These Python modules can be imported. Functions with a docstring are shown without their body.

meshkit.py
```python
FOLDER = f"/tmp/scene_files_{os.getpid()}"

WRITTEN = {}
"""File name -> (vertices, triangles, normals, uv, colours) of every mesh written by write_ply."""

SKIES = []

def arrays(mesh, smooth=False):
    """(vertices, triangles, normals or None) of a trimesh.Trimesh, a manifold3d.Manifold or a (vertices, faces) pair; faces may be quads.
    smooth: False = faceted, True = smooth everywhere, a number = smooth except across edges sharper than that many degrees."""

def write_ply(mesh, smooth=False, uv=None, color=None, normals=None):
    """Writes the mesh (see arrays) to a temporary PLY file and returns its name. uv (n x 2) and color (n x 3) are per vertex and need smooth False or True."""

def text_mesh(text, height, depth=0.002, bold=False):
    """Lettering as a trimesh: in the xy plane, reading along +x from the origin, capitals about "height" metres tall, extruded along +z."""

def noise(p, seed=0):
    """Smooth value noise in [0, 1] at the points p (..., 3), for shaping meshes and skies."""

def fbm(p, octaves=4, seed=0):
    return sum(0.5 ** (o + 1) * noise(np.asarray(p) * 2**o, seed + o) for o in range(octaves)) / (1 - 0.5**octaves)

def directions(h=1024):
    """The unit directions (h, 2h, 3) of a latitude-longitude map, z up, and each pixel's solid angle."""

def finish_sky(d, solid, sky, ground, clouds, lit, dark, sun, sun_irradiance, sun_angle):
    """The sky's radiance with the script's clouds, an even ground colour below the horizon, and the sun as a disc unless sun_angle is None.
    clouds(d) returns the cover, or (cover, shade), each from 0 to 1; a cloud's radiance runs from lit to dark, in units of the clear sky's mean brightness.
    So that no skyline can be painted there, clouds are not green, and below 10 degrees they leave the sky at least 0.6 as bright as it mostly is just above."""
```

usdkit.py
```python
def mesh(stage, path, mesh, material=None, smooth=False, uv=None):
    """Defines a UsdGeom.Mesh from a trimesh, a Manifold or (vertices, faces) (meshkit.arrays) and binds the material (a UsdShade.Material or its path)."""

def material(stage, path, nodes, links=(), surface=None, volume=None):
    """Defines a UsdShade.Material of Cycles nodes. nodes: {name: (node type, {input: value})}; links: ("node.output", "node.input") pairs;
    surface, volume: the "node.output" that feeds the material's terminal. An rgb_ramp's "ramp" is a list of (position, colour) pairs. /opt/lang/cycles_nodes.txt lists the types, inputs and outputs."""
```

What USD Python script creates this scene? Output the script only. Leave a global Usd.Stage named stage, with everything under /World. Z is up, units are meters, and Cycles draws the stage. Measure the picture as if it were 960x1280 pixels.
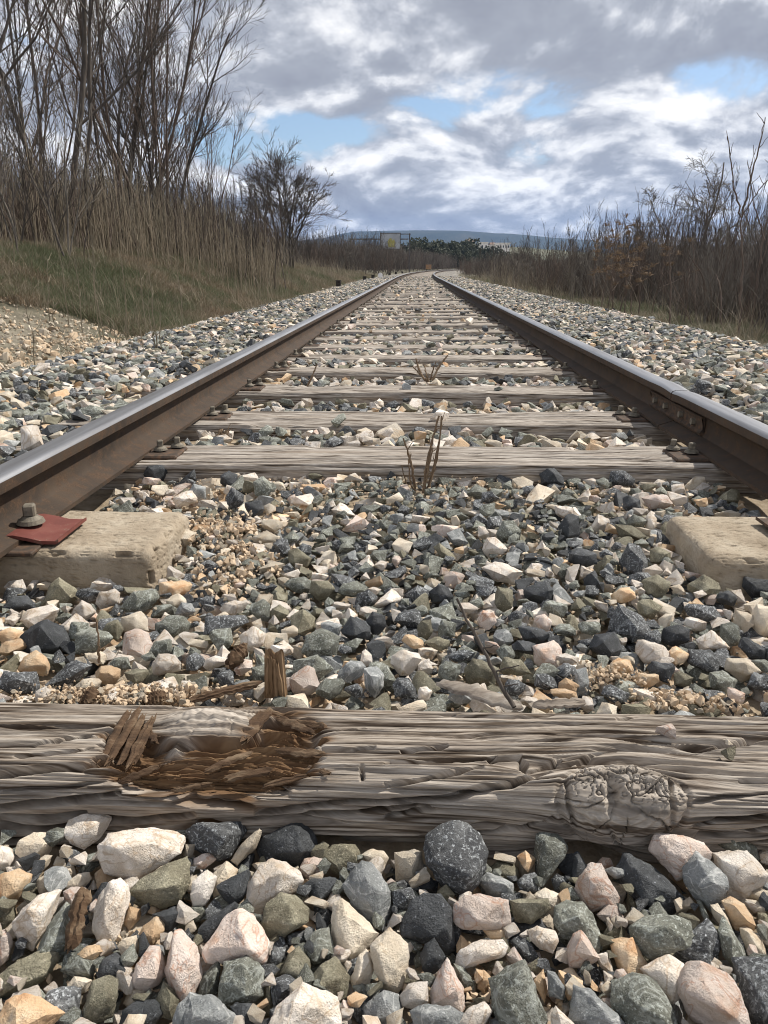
import math, numpy as np, trimesh, manifold3d, usdkit
from scipy.spatial import ConvexHull
from meshkit import fbm, noise
from pxr import Usd, UsdGeom, UsdLux, UsdShade, Gf, Sdf, Vt

stage = Usd.Stage.CreateInMemory()
UsdGeom.SetStageUpAxis(stage, "Z")
UsdGeom.SetStageMetersPerUnit(stage, 1.0)
UsdGeom.Xform.Define(stage, "/World")
UsdGeom.Scope.Define(stage, "/World/Looks")
R = np.random.default_rng(11)

# ---------------------------------------------------------------- camera, sky, sun, exposure
CAM_Z, PITCH, YAW, F = 0.525, math.atan(306 / 960), math.atan(0.0397), 960.0
EXPOSURE = 0.32
HAZE = 0.00008
SUN_AZ, SUN_EL, SUN_INT, SKY = math.radians(58), math.radians(50), 1.25, 0.105

cam = UsdGeom.Camera.Define(stage, "/World/camera")
cam.CreateHorizontalApertureAttr(36.0); cam.CreateVerticalApertureAttr(48.0); cam.CreateFocalLengthAttr(36.0)
cam.CreateClippingRangeAttr((0.05, 50000.0)); cam.CreateExposureAttr(EXPOSURE)
cam.AddTranslateOp().Set((0, 0, CAM_Z)); cam.AddRotateZOp().Set(math.degrees(YAW)); cam.AddRotateXOp().Set(90 - math.degrees(PITCH))
fw = np.array([-math.sin(YAW) * math.cos(PITCH), math.cos(YAW) * math.cos(PITCH), -math.sin(PITCH)])
rt = np.array([math.cos(YAW), math.sin(YAW), 0.0]); up = np.cross(rt, fw); EYE = np.array([0, 0, CAM_Z])

def ray(px, py):
    "direction (unit depth along the view axis) towards a point of the 960 x 1280 photograph, used to read real positions off it"
    return fw + rt * ((px - 480) / F) - up * ((py - 640) / F)
def on_z(px, py, z):
    r = ray(px, py); return EYE + r * ((z - CAM_Z) / r[2])
def on_y(px, py, y):
    r = ray(px, py); return EYE + r * (y / r[1])

sun_dir = np.array([math.sin(SUN_AZ) * math.cos(SUN_EL), math.cos(SUN_AZ) * math.cos(SUN_EL), math.sin(SUN_EL)])
sun = UsdLux.DistantLight.Define(stage, "/World/sun")
sun.CreateNormalizeAttr(True); sun.CreateIntensityAttr(SUN_INT); sun.CreateAngleAttr(0.8); sun.CreateColorAttr((1.0, 0.95, 0.87))
sun.AddRotateZOp().Set(-math.degrees(SUN_AZ)); sun.AddRotateXOp().Set(math.degrees(SUN_EL) - 90 + 0.0)
# -z of the light must point along -sun_dir:  Rz(-az) * Rx(el-90) * (0,0,1) = sun direction

L = "/World/Looks/"
dome = UsdLux.DomeLight.Define(stage, "/World/sky")
dome.GetPrim().SetCustomDataByKey("kind", "structure")
def sky_material():
    n = {"tc": ("texture_coordinate", {}),
         "sky": ("sky_texture", {"sky_type": "single_scattering", "sun_disc": False, "sun_elevation": SUN_EL, "sun_rotation": SUN_AZ, "altitude": 300.0, "air_density": 1.0, "aerosol_density": 1.0, "ozone_density": 1.5}),
         "sp": ("separate_xyz", {}), "zz": ("math", {"math_type": "add", "value2": 0.36}), "z2": ("math", {"math_type": "maximum", "value2": 0.03}), "c3": ("combine_xyz", {}), "dv": ("vector_math", {"math_type": "divide"}),
         "P": ("mapping", {"mapping_type": "point", "scale": (1.0, 0.85, 0.5), "location": (7.3, 2.2, 0.4)}), "P2": ("mapping", {"mapping_type": "point", "scale": (0.965, 0.820, 0.4825), "location": (7.3, 2.2, 0.4)}),
         "big": ("noise_texture", {"scale": 3.3, "detail": 13.0, "roughness": 0.58, "distortion": 0.25}), "big2": ("noise_texture", {"scale": 3.3, "detail": 6.0, "roughness": 0.52, "distortion": 0.25}),
         "med": ("noise_texture", {"scale": 6.5, "detail": 12.0, "roughness": 0.58, "distortion": 0.3}),
         "df": ("math", {"math_type": "subtract"}), "e1": ("math", {"math_type": "multiply_add", "value2": 2.5, "value3": 0.30}), "lit": ("math", {"math_type": "multiply_add", "value2": 0.40}),
         "cov": ("rgb_ramp", {"ramp": [(0.0, (0, 0, 0)), (0.36, (0, 0, 0)), (0.40, (.45, .45, .45)), (0.44, (.88, .88, .88)), (0.50, (1, 1, 1)), (1.0, (1, 1, 1))]}),
         "shade": ("rgb_ramp", {"ramp": [(0.0, CL[0]), (0.38, CL[1]), (0.50, CL[2]), (0.63, CL[3]), (0.8, CL[4])]}),
         "mix": ("mix_color", {}),
         "bg": ("background_shader", {"strength": SKY})}
    k = [("tc.generated", "sp.vector"), ("sp.z", "z2.value1"), ("z2.value", "zz.value1"), ("zz.value", "c3.x"), ("zz.value", "c3.y"), ("zz.value", "c3.z"), ("tc.generated", "dv.vector1"), ("c3.vector", "dv.vector2"), ("dv.vector", "P.vector"), ("dv.vector", "P2.vector"),
         ("P.vector", "big.vector"), ("P2.vector", "big2.vector"), ("P.vector", "med.vector"), ("big.fac", "df.value1"), ("big2.fac", "df.value2"), ("df.value", "e1.value1"), ("med.fac", "lit.value1"), ("e1.value", "lit.value3"),
         ("cov.color", "mix.fac"), ("sky.color", "mix.a"), ("shade.color", "mix.b"), ("mix.result", "bg.color")]
    # clouds seen in the photograph: (azimuth deg right of the track, elevation deg, half widths, amount); positive adds cloud / light, negative opens it
    def lobes(src, rows, tag):
        last = src
        for i, (az, el, wa, we, amt) in enumerate(rows):
            a, e = math.radians(az), math.radians(el)
            d = np.array([math.sin(a) * math.cos(e), math.cos(a) * math.cos(e), math.sin(e)])
            ra = np.array([math.cos(a), -math.sin(a), 0]); ua = np.cross(ra, d)
            p = f"{tag}{i}"
            n[p + "u"] = ("vector_math", {"math_type": "dot_product", "vector2": tuple(ra / math.radians(wa))})
            n[p + "v"] = ("vector_math", {"math_type": "dot_product", "vector2": tuple(ua / math.radians(we))})
            n[p + "w"] = ("vector_math", {"math_type": "dot_product", "vector2": tuple(d)})
            n[p + "c"] = ("combine_xyz", {}); n[p + "q"] = ("vector_math", {"math_type": "dot_product"})
            n[p + "g"] = ("map_range", {"range_type": "smoothstep", "from_min": 1.0, "from_max": 0.0, "to_min": 0.0, "to_max": amt, "clamp": True})
            n[p + "f"] = ("math", {"math_type": "greater_than", "value2": 0.2}); n[p + "m"] = ("math", {"math_type": "multiply_add"})
            k.extend([("tc.generated", p + "u.vector1"), ("tc.generated", p + "v.vector1"), ("tc.generated", p + "w.vector1"), (p + "u.value", p + "c.x"), (p + "v.value", p + "c.y"),
                      (p + "c.vector", p + "q.vector1"), (p + "c.vector", p + "q.vector2"), (p + "q.value", p + "g.value"), (p + "w.value", p + "f.value1"),
                      (p + "g.result", p + "m.value1"), (p + "f.value", p + "m.value2"), (last, p + "m.value3")])
            last = p + "m.value"
        return last
    k.append((lobes("big.fac", COVER, "c"), "cov.fac"))
    k.append((lobes("lit.value", LIGHT, "l"), "shade.fac"))
    return usdkit.material(stage, L + "sky", n, k, surface="bg.background")
CL = [(2.5, 2.6, 3.0), (3.2, 3.35, 3.75), (4.3, 4.45, 4.85), (6.6, 6.65, 6.85), (8.8, 8.7, 8.6)]
COVER = [(0, 15, 70, 22, 0.13), (-10, 8.3, 9, 2.6, -0.27), (-2.5, 9.4, 8, 2.0, -0.17), (5.5, 10.9, 9, 2.2, -0.20), (20.3, 11, 5.5, 2.4, -0.22), (7, 7.0, 5, 1.6, -0.09), (-24.5, 12, 5, 2.5, -0.2), (4, 2, 40, 5, 0.06)]
LIGHT = [(4, 14, 34, 3.4, -0.10), (-4.7, 11, 1.6, 1.2, 0.15), (13.5, 14.2, 3.5, 1.4, 0.16), (18, 9.4, 3.2, 1.3, 0.13), (6, 9.6, 7, 1.1, 0.10), (-4.5, 6.9, 3, 1.4, 0.12), (9, 8.0, 6, 1.0, -0.07), (7, 5.4, 7, 1.0, 0.06), (2, 4.6, 14, .9, -0.04), (4, 2.5, 40, 1.4, -0.03)]
UsdShade.MaterialBindingAPI.Apply(dome.GetPrim()).Bind(sky_material())

# ---------------------------------------------------------------- helpers
_names = {}
def numbered(parent, name):
    k = (parent, name); _names[k] = _names.get(k, -1) + 1
    return name if _names[k] == 0 else f"{name}_{_names[k]:03d}"
def tag(prim, label=None, cat=None, group=None, kind=None):
    p = prim.GetPrim() if hasattr(prim, "GetPrim") else prim
    for key, val in (("label", label), ("category", cat), ("group", group), ("kind", kind)):
        if val: p.SetCustomDataByKey(key, val)
    return p
def obj(name, mesh, m, parent="/World", smooth=False, primvars=None):
    parent = str(parent.GetPath()) if hasattr(parent, "GetPath") else parent
    g = usdkit.mesh(stage, f"{parent}/{numbered(parent, name)}", mesh, m if isinstance(m, UsdShade.Material) else MAT[m], smooth=smooth)
    for key, val in (primvars or {}).items():
        UsdGeom.PrimvarsAPI(g).CreatePrimvar(key, Sdf.ValueTypeNames.FloatArray, "vertex").Set(Vt.FloatArray.FromNumpy(np.asarray(val, np.float32)))
    return g.GetPrim()
def thing(name, label, cat, loc=(0, 0, 0), rotz=0.0, group=None, scale=None):
    x = UsdGeom.Xform.Define(stage, "/World/" + numbered("/World", name))
    x.AddTranslateOp().Set(tuple(map(float, loc)))
    x.AddRotateZOp().Set(math.degrees(rotz))
    if scale is not None: x.AddScaleOp().Set(tuple(map(float, np.broadcast_to(scale, 3))))
    return tag(x, label, cat, group)
def dup(source, name, label, cat, loc, rotz=0.0, group=None, scale=None):
    r = thing(name, label, cat, loc, rotz, group, scale)
    r.GetReferences().AddInternalReference(source); r.SetInstanceable(True)
    return r
def proto(name):
    stage.CreateClassPrim("/Kinds") if not stage.GetPrimAtPath("/Kinds") else None
    p = stage.CreateClassPrim("/Kinds/" + name); p.SetTypeName("Xform"); return p

def boxm(size, at=(0, 0, 0), bevel=0.0):
    sx, sy, sz = np.array(size) / 2
    if bevel <= 0:
        m = trimesh.creation.box(size)
    else:
        b = min(bevel, sx * .9, sy * .9, sz * .9); pts = []
        for i in (-1, 1):
            for j in (-1, 1):
                for k in (-1, 1):
                    pts += [(i * (sx - b), j * (sy - b), k * sz), (i * (sx - b), j * sy, k * (sz - b)), (i * sx, j * (sy - b), k * (sz - b))]
        m = trimesh.convex.convex_hull(np.array(pts))
    m.apply_translation(at); return m
def cyl(r, h, at=(0, 0, 0), n=16, r2=None):
    a = np.arange(n) * 2 * np.pi / n; r2 = r if r2 is None else r2
    pts = [(math.cos(t) * r, math.sin(t) * r, 0) for t in a] + [(math.cos(t) * r2, math.sin(t) * r2, h) for t in a]
    m = trimesh.convex.convex_hull(np.array(pts)); m.apply_translation(at); return m
cat_m = trimesh.util.concatenate

def tubes(P, rad, sides=3):
    "P (n, k, 3) polylines, rad (n, k): one mesh"
    n, k, _ = P.shape
    t = np.gradient(P, axis=1); t /= np.linalg.norm(t, axis=2, keepdims=True) + 1e-12
    ref = np.where(np.abs(t[:, :1, 2:]) < 0.9, np.array([0, 0, 1.0]), np.array([1.0, 0, 0])) * np.ones_like(t)
    a = np.cross(t, ref); a /= np.linalg.norm(a, axis=2, keepdims=True) + 1e-12
    b = np.cross(t, a); ang = np.arange(sides) * 2 * np.pi / sides
    v = P[:, :, None] + rad[:, :, None, None] * (np.cos(ang)[:, None] * a[:, :, None] + np.sin(ang)[:, None] * b[:, :, None])
    base = (np.arange(n) * k * sides)[:, None, None]
    i, j = np.arange(k - 1)[None, :, None], np.arange(sides)[None, None, :]
    A, B = base + i * sides + j, base + i * sides + (j + 1) % sides
    q = np.stack([A, B, B + sides, A + sides], -1).reshape(-1, 4)
    return trimesh.Trimesh(v.reshape(-1, 3), np.vstack([q[:, [0, 1, 2]], q[:, [0, 2, 3]]]), process=False)

# ---------------------------------------------------------------- materials
MAT = {}
def stone_mat(name, cols, speck=None, speck_amt=0.62, rough=0.8, grain=0.35, stain=None, bump=0.85, vein=None):
    n = {"tc": ("texture_coordinate", {}), "oi": ("object_info", {}), "sc": ("vector_math", {"math_type": "multiply_add", "vector2": (1, 1, 1)}),
         "off": ("combine_xyz", {}), "mul": ("math", {"math_type": "multiply", "value2": 37.0}),
         "n1": ("noise_texture", {"scale": 38.0, "detail": 5.0, "roughness": 0.6, "distortion": 0.6}),
         "n2": ("noise_texture", {"scale": 420.0, "detail": 3.0, "roughness": 0.7}),
         "n3": ("noise_texture", {"scale": 90.0, "detail": 9.0, "roughness": 0.72}),
         "r1": ("rgb_ramp", {"ramp": [(0.25, cols[0]), (0.5, cols[1]), (0.72, cols[2])]}),
         "r2": ("rgb_ramp", {"ramp": [(0.25, (1 - grain,) * 3), (0.5, (1.0,) * 3), (0.75, (1 + grain,) * 3)]}),
         "mx": ("mix_color", {"blend_type": "multiply", "fac": 1.0, "use_clamp": True}),
         "hs": ("hsv", {"hue": 0.5, "saturation": 1.0}), "vr": ("map_range", {"from_min": 0.0, "from_max": 1.0, "to_min": 0.72, "to_max": 1.22}),
         "ad": ("math", {"math_type": "add"}), "b": ("bump", {"strength": bump, "distance": 0.003}),
         "p": ("principled_bsdf", {"roughness": rough, "specular_ior_level": 0.35})}
    k = [("oi.random", "mul.value1"), ("mul.result" if False else "mul.value", "off.x"), ("mul.value", "off.z"), ("tc.object", "sc.vector1"), ("off.vector", "sc.vector3"),
         ("sc.vector", "n1.vector"), ("sc.vector", "n2.vector"), ("sc.vector", "n3.vector"), ("n1.fac", "r1.fac"), ("n2.fac", "r2.fac"), ("r1.color", "mx.a"), ("r2.color", "mx.b"),
         ("oi.random", "vr.value"), ("vr.result", "hs.value"), ("n3.fac", "ad.value1"), ("n2.fac", "ad.value2"), ("ad.value", "b.height"), ("b.normal", "p.normal")]
    last = "mx.result"
    if stain is not None:
        n["n4"] = ("noise_texture", {"scale": 22.0, "detail": 4.0, "roughness": 0.6, "distortion": 1.2}); n["r4"] = ("rgb_ramp", {"ramp": [(0.56, (0, 0, 0)), (0.7, (0.75,) * 3)]})
        n["ms"] = ("mix_color", {"b": stain}); k += [("sc.vector", "n4.vector"), ("n4.fac", "r4.fac"), ("r4.color", "ms.fac"), (last, "ms.a")]; last = "ms.result"
    if vein is not None:
        n["n6"] = ("noise_texture", {"scale": 15.0, "detail": 3.0, "roughness": 0.55, "distortion": 1.6}); n["r6"] = ("rgb_ramp", {"ramp": [(.480, (0, 0, 0)), (.498, (.6,) * 3), (.502, (.6,) * 3), (.520, (0, 0, 0))]})
        n["mv"] = ("mix_color", {"b": vein}); k += [("sc.vector", "n6.vector"), ("n6.fac", "r6.fac"), ("r6.color", "mv.fac"), (last, "mv.a")]; last = "mv.result"
    if speck is not None:
        n["n5"] = ("noise_texture", {"scale": 290.0, "detail": 5.0, "roughness": 0.62, "distortion": 0.3}); n["r5"] = ("rgb_ramp", {"ramp": [(speck_amt - 0.05, (0, 0, 0)), (speck_amt + 0.04, (.95, .95, .95))]})
        n["mp"] = ("mix_color", {"b": speck}); k += [("sc.vector", "n5.vector"), ("n5.fac", "r5.fac"), ("r5.color", "mp.fac"), (last, "mp.a")]; last = "mp.result"
    k += [(last, "hs.color"), ("hs.color", "p.base_color")]
    MAT[name] = usdkit.material(stage, L + name, n, k, surface="p.BSDF")
stone_mat("stone_white", [(.44, .365, .285), (.59, .53, .46), (.68, .635, .58)], stain=(.42, .32, .22), grain=.14, vein=(.34, .24, .15))
stone_mat("stone_pink", [(.47, .365, .29), (.57, .475, .41), (.64, .565, .51)], stain=(.44, .25, .15), grain=.14, vein=(.40, .20, .12))
stone_mat("stone_cream", [(.42, .34, .25), (.53, .46, .36), (.60, .54, .45)], stain=(.40, .29, .18), grain=.14)
stone_mat("stone_tan", [(.46, .28, .15), (.56, .40, .25), (.64, .53, .39)], stain=(.42, .20, .08), grain=.14)
stone_mat("stone_green", [(.085, .087, .070), (.15, .153, .126), (.26, .263, .225)], speck=(.38, .40, .36), speck_amt=.60, grain=.4, vein=(.40, .42, .38))
stone_mat("stone_olive", [(.105, .09, .06), (.18, .165, .115), (.28, .26, .19)], speck=(.40, .36, .27), speck_amt=.64, grain=.4)
stone_mat("stone_dark", [(.034, .036, .038), (.068, .070, .072), (.14, .143, .143)], speck=(.42, .44, .45), speck_amt=.6, grain=.4, rough=.65, vein=(.30, .31, .31))
stone_mat("stone_black", [(.022, .0245, .027), (.042, .045, .048), (.085, .089, .093)], speck=(.22, .23, .25), speck_amt=.66, grain=.4, rough=.6)
stone_mat("stone_slate", [(.15, .158, .156), (.235, .244, .24), (.36, .363, .352)], speck=(.52, .53, .52), speck_amt=.65, grain=.25, vein=(.55, .55, .53))
KEY = dict(W="stone_white", P="stone_pink", C="stone_cream", T="stone_tan", G="stone_green", O="stone_olive", D="stone_dark", K="stone_black", S="stone_slate")

def noisy(name, cols, scale=20.0, detail=6.0, rough=0.85, bump=0.3, dist=0.004, stretch=(1, 1, 1), at=(.3, .5, .7), metallic=0.0, coord="object", distortion=0.3, spec=0.3, bscale=None, translucent=0.0):
    n = {"tc": ("texture_coordinate", {}), "m": ("mapping", {"mapping_type": "point", "scale": stretch}),
         "n1": ("noise_texture", {"scale": scale, "detail": detail, "roughness": 0.62, "distortion": distortion}),
         "n2": ("noise_texture", {"scale": bscale or scale * 4, "detail": 6.0, "roughness": 0.65}),
         "r": ("rgb_ramp", {"ramp": list(zip(at, cols))}), "b": ("bump", {"strength": bump, "distance": dist}),
         "p": ("principled_bsdf", {"roughness": rough, "metallic": metallic, "specular_ior_level": spec})}
    k = [(f"tc.{coord}", "m.vector"), ("m.vector", "n1.vector"), ("m.vector", "n2.vector"), ("n1.fac", "r.fac"), ("r.color", "p.base_color"), ("n2.fac", "b.height"), ("b.normal", "p.normal")]
    s = "p.BSDF"
    if translucent:
        n["t"] = ("translucent_bsdf", {}); n["x"] = ("mix_closure", {"fac": translucent}); k += [("r.color", "t.color"), ("p.BSDF", "x.closure1"), ("t.BSDF", "x.closure2")]; s = "x.closure"
    MAT[name] = usdkit.material(stage, L + name, n, k, surface=s)
noisy("rail_top", [(.24, .23, .225), (.34, .335, .335), (.42, .42, .425)], scale=14, rough=.38, bump=.04, dist=.001, stretch=(3, .12, 1), metallic=.85, spec=.5)
noisy("iron_rust", [(.035, .027, .021), (.066, .045, .031), (.125, .068, .038)], scale=60, rough=.8, bump=.4, dist=.002)
noisy("bolt_iron", [(.09, .08, .06), (.15, .13, .10), (.21, .18, .135)], scale=80, rough=.7, bump=.4, dist=.0015)
noisy("chip", [(.34, .24, .145), (.50, .38, .26), (.60, .50, .38)], scale=40, rough=.9)
noisy("bed", [(.17, .13, .09), (.28, .22, .15), (.38, .31, .23)], scale=30, rough=.95, bump=.8, dist=.006)
noisy("bark_dark", [(.048, .040, .034), (.082, .068, .056), (.13, .108, .09)], scale=14, rough=.9, stretch=(1, 1, .25))
noisy("bark_red", [(.068, .050, .039), (.115, .085, .066), (.17, .13, .104)], scale=14, rough=.9, stretch=(1, 1, .25))
noisy("bark_grey", [(.095, .081, .066), (.15, .13, .107), (.22, .197, .165)], scale=14, rough=.9, stretch=(1, 1, .25))
noisy("reed", [(.12, .094, .063), (.24, .193, .133), (.42, .355, .265)], scale=3, rough=.7, stretch=(1, 1, .3))
noisy("straw", [(.15, .127, .087), (.24, .205, .147), (.38, .335, .25)], scale=3, rough=.8, stretch=(1, 1, .3), translucent=.2)
noisy("grass_green", [(.065, .076, .036), (.105, .118, .062), (.16, .165, .095)], scale=2, rough=.8, translucent=.3)
noisy("seed", [(.13, .085, .05), (.19, .13, .08), (.27, .195, .12)], scale=6, rough=.9)
noisy("weed", [(.10, .065, .04), (.17, .115, .07), (.26, .19, .125)], scale=60, rough=.85, stretch=(1, 1, .3))
noisy("rotten", [(.038, .021, .011), (.085, .05, .027), (.19, .135, .085)], scale=70, rough=.9, bump=.7, dist=.003, stretch=(.25, 1, 1), bscale=220)
noisy("rotten_up", [(.09, .055, .028), (.19, .12, .065), (.31, .21, .125)], scale=60, rough=.9, bump=.7, dist=.003, stretch=(1, 1, .12), bscale=220)
noisy("grey_chip", [(.14, .11, .085), (.25, .21, .17), (.36, .32, .27)], scale=90, rough=.9, bump=.6, dist=.002, stretch=(.15, 1, 1))

def worn(name, base, under, scale, lo, hi, rough, bump, dist, bscale, big=None):
    "a coat or skin worn through in patches"
    n = {"tc": ("texture_coordinate", {}), "n1": ("noise_texture", {"scale": scale, "detail": 9.0, "roughness": .7}), "n2": ("noise_texture", {"scale": bscale, "detail": 8.0, "roughness": .72}), "n3": ("noise_texture", {"scale": big or scale * .25, "detail": 6.0, "roughness": .65}),
         "m": ("rgb_ramp", {"ramp": [(lo, (0, 0, 0)), (hi, (1, 1, 1))]}), "ra": ("rgb_ramp", {"ramp": list(zip((.3, .5, .7), base))}), "rb": ("rgb_ramp", {"ramp": list(zip((.3, .5, .7), under))}), "x": ("mix_color", {}), "b": ("bump", {"strength": bump, "distance": dist}), "p": ("principled_bsdf", {"roughness": rough, "specular_ior_level": .3})}
    k = [("tc.object", "n1.vector"), ("tc.object", "n2.vector"), ("tc.object", "n3.vector"), ("n1.fac", "m.fac"), ("n3.fac", "ra.fac"), ("n2.fac", "rb.fac"), ("m.color", "x.fac"), ("ra.color", "x.a"), ("rb.color", "x.b"), ("x.result", "p.base_color"), ("n2.fac", "b.height"), ("b.normal", "p.normal")]
    MAT[name] = usdkit.material(stage, L + name, n, k, surface="p.BSDF")
worn("red_paint", [(.10, .030, .023), (.14, .042, .032), (.175, .066, .05)], [(.05, .03, .02), (.10, .055, .03), (.30, .24, .2)], 55, .60, .68, .6, .4, .001, 220)
worn("concrete", [(.20, .155, .105), (.34, .28, .205), (.45, .39, .305)], [(.10, .075, .05), (.25, .195, .135), (.46, .42, .35)], 38, .55, .72, .92, .9, .004, 170, 7)
worn("rail_rust", [(.026, .018, .012), (.045, .031, .021), (.068, .046, .029)], [(.018, .013, .010), (.062, .036, .02), (.12, .068, .035)], 30, .46, .62, .78, .55, .0015, 260, 5)
# ---------------------------------------------------------------- ground, track bed
def cx(y):
    "sideways offset of the track: straight, then a wide right-hand curve"
    return np.where(np.asarray(y) > 30, (np.asarray(y, float) - 30) ** 2 / 1900.0, 0.0) + 0.03
def sm(a, b, x):
    t = np.clip((np.asarray(x, float) - a) / (b - a), 0, 1); return t * t * (3 - 2 * t)
def ballast_z(x, y):
    x, y = np.asarray(x, float), np.asarray(y, float); u = x - cx(y)
    z = -0.050 - 0.008 * (y < 0.7) + 0.03 * (noise(np.stack([x * 2.2, y * 2.2, 0 * x], -1), 5) - .5)
    z = z - 0.012 * np.exp(-((y - 1.3) / .25) ** 2)
    z = np.where(np.abs(u) > .95, z + 0.055, z)
    z = z + .020 * sm(1.75, 2.0, y) * (np.abs(u) < .95)
    z = np.where(np.abs(u) < .95, z + .012 * sm(2.25, 2.40, y), z)
    z = z - 0.30 * sm(2.40, 3.0, u) - 0.10 * sm(2.1, 2.5, -u)
    return z
def ground_z(x, y):
    x, y = np.asarray(x, float), np.asarray(y, float); u = x - cx(y)
    n = fbm(np.stack([x * .55, y * .55, 0 * x], -1), 4, 3) - .5; n2 = fbm(np.stack([x * 4, y * 4, 0 * x], -1), 3, 8) - .5
    bank = 1.02 * sm(2.05, 5.6, -u) * (1 - .55 * sm(14, 60, y)) * (1 - 0.3 * sm(9, 30, -u))
    z = -0.24 + bank + sm(2.3, 3.6, np.abs(u)) * (.22 * n + .07 * n2) * (1 - .8 * sm(60, 140, np.abs(x)))
    far = np.hypot(x, y)
    return z + 3.0 * sm(150, 420, y) * sm(15, 60, np.abs(u - 20)) * 0.3 - .5 * sm(300, 600, far)

def grid_mesh(xs, ys, zf):
    X, Y = np.meshgrid(xs, ys); v = np.stack([X, Y, zf(X, Y)], -1).reshape(-1, 3); w = len(xs)
    i, j = np.meshgrid(np.arange(len(ys) - 1), np.arange(w - 1), indexing="ij"); a = i * w + j
    q = np.stack([a, a + 1, a + w + 1, a + w], -1).reshape(-1, 4)
    return trimesh.Trimesh(v, np.vstack([q[:, [0, 1, 2]], q[:, [0, 2, 3]]]), process=False)

def ground_material():
    n = {"tc": ("texture_coordinate", {}),
         "a": ("noise_texture", {"scale": .55, "detail": 7.0, "roughness": .62, "distortion": .5}), "b": ("noise_texture", {"scale": 9.0, "detail": 8.0, "roughness": .7}),
         "ra": ("rgb_ramp", {"ramp": [(.34, (.062, .064, .040)), (.46, (.095, .09, .062)), (.58, (.145, .128, .095)), (.72, (.23, .205, .16))]}),
         "rb": ("rgb_ramp", {"ramp": [(.3, (.55,) * 3), (.5, (1,) * 3), (.72, (1.45,) * 3)]}), "m": ("mix_color", {"blend_type": "multiply", "fac": 1.0}),
         "bp": ("bump", {"strength": .9, "distance": .03}), "p": ("principled_bsdf", {"roughness": .95, "specular_ior_level": .15})}
    k = [("tc.object", "a.vector"), ("tc.object", "b.vector"), ("a.fac", "ra.fac"), ("b.fac", "rb.fac"), ("ra.color", "m.a"), ("rb.color", "m.b"), ("m.result", "p.base_color"), ("b.fac", "bp.height"), ("bp.normal", "p.normal")]
    MAT["ground"] = usdkit.material(stage, L + "ground", n, k, surface="p.BSDF")
ground_material()
gx = np.concatenate([-np.geomspace(4000, 14, 26), np.arange(-13, 13.01, .16), np.geomspace(14, 4000, 26)])
gy = np.concatenate([[-1500, -300, -60, -15, -5, -2], np.arange(-1, 24, .16), np.geomspace(24, 120, 130), np.geomspace(124, 4500, 40)])
tag(obj("ground", grid_mesh(gx, gy, ground_z), "ground", smooth=True), kind="structure")

# rubble surface of the far track bed, where single stones are below a pixel; nearer it is the dirt under the stones
def far_bed():
    n = {"tc": ("texture_coordinate", {}), "v": ("voronoi_texture", {"scale": 22.0, "randomness": 1.0}), "s": ("separate_color", {}),
         "r": ("rgb_ramp", {"interpolate": False, "ramp": [(0, (.035, .037, .04)), (.25, (.09, .093, .085)), (.5, (.18, .17, .15)), (.68, (.36, .30, .23)), (.85, (.48, .43, .37))]}),
         "b": ("bump", {"strength": 1.0, "distance": .03, "invert": True}), "p": ("principled_bsdf", {"roughness": .9})}
    MAT["far_bed"] = usdkit.material(stage, L + "far_bed", n, [("tc.object", "v.vector"), ("v.color", "s.color"), ("s.r", "r.fac"), ("r.color", "p.base_color"), ("v.distance", "b.height"), ("b.normal", "p.normal")], surface="p.BSDF")
far_bed()
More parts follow.
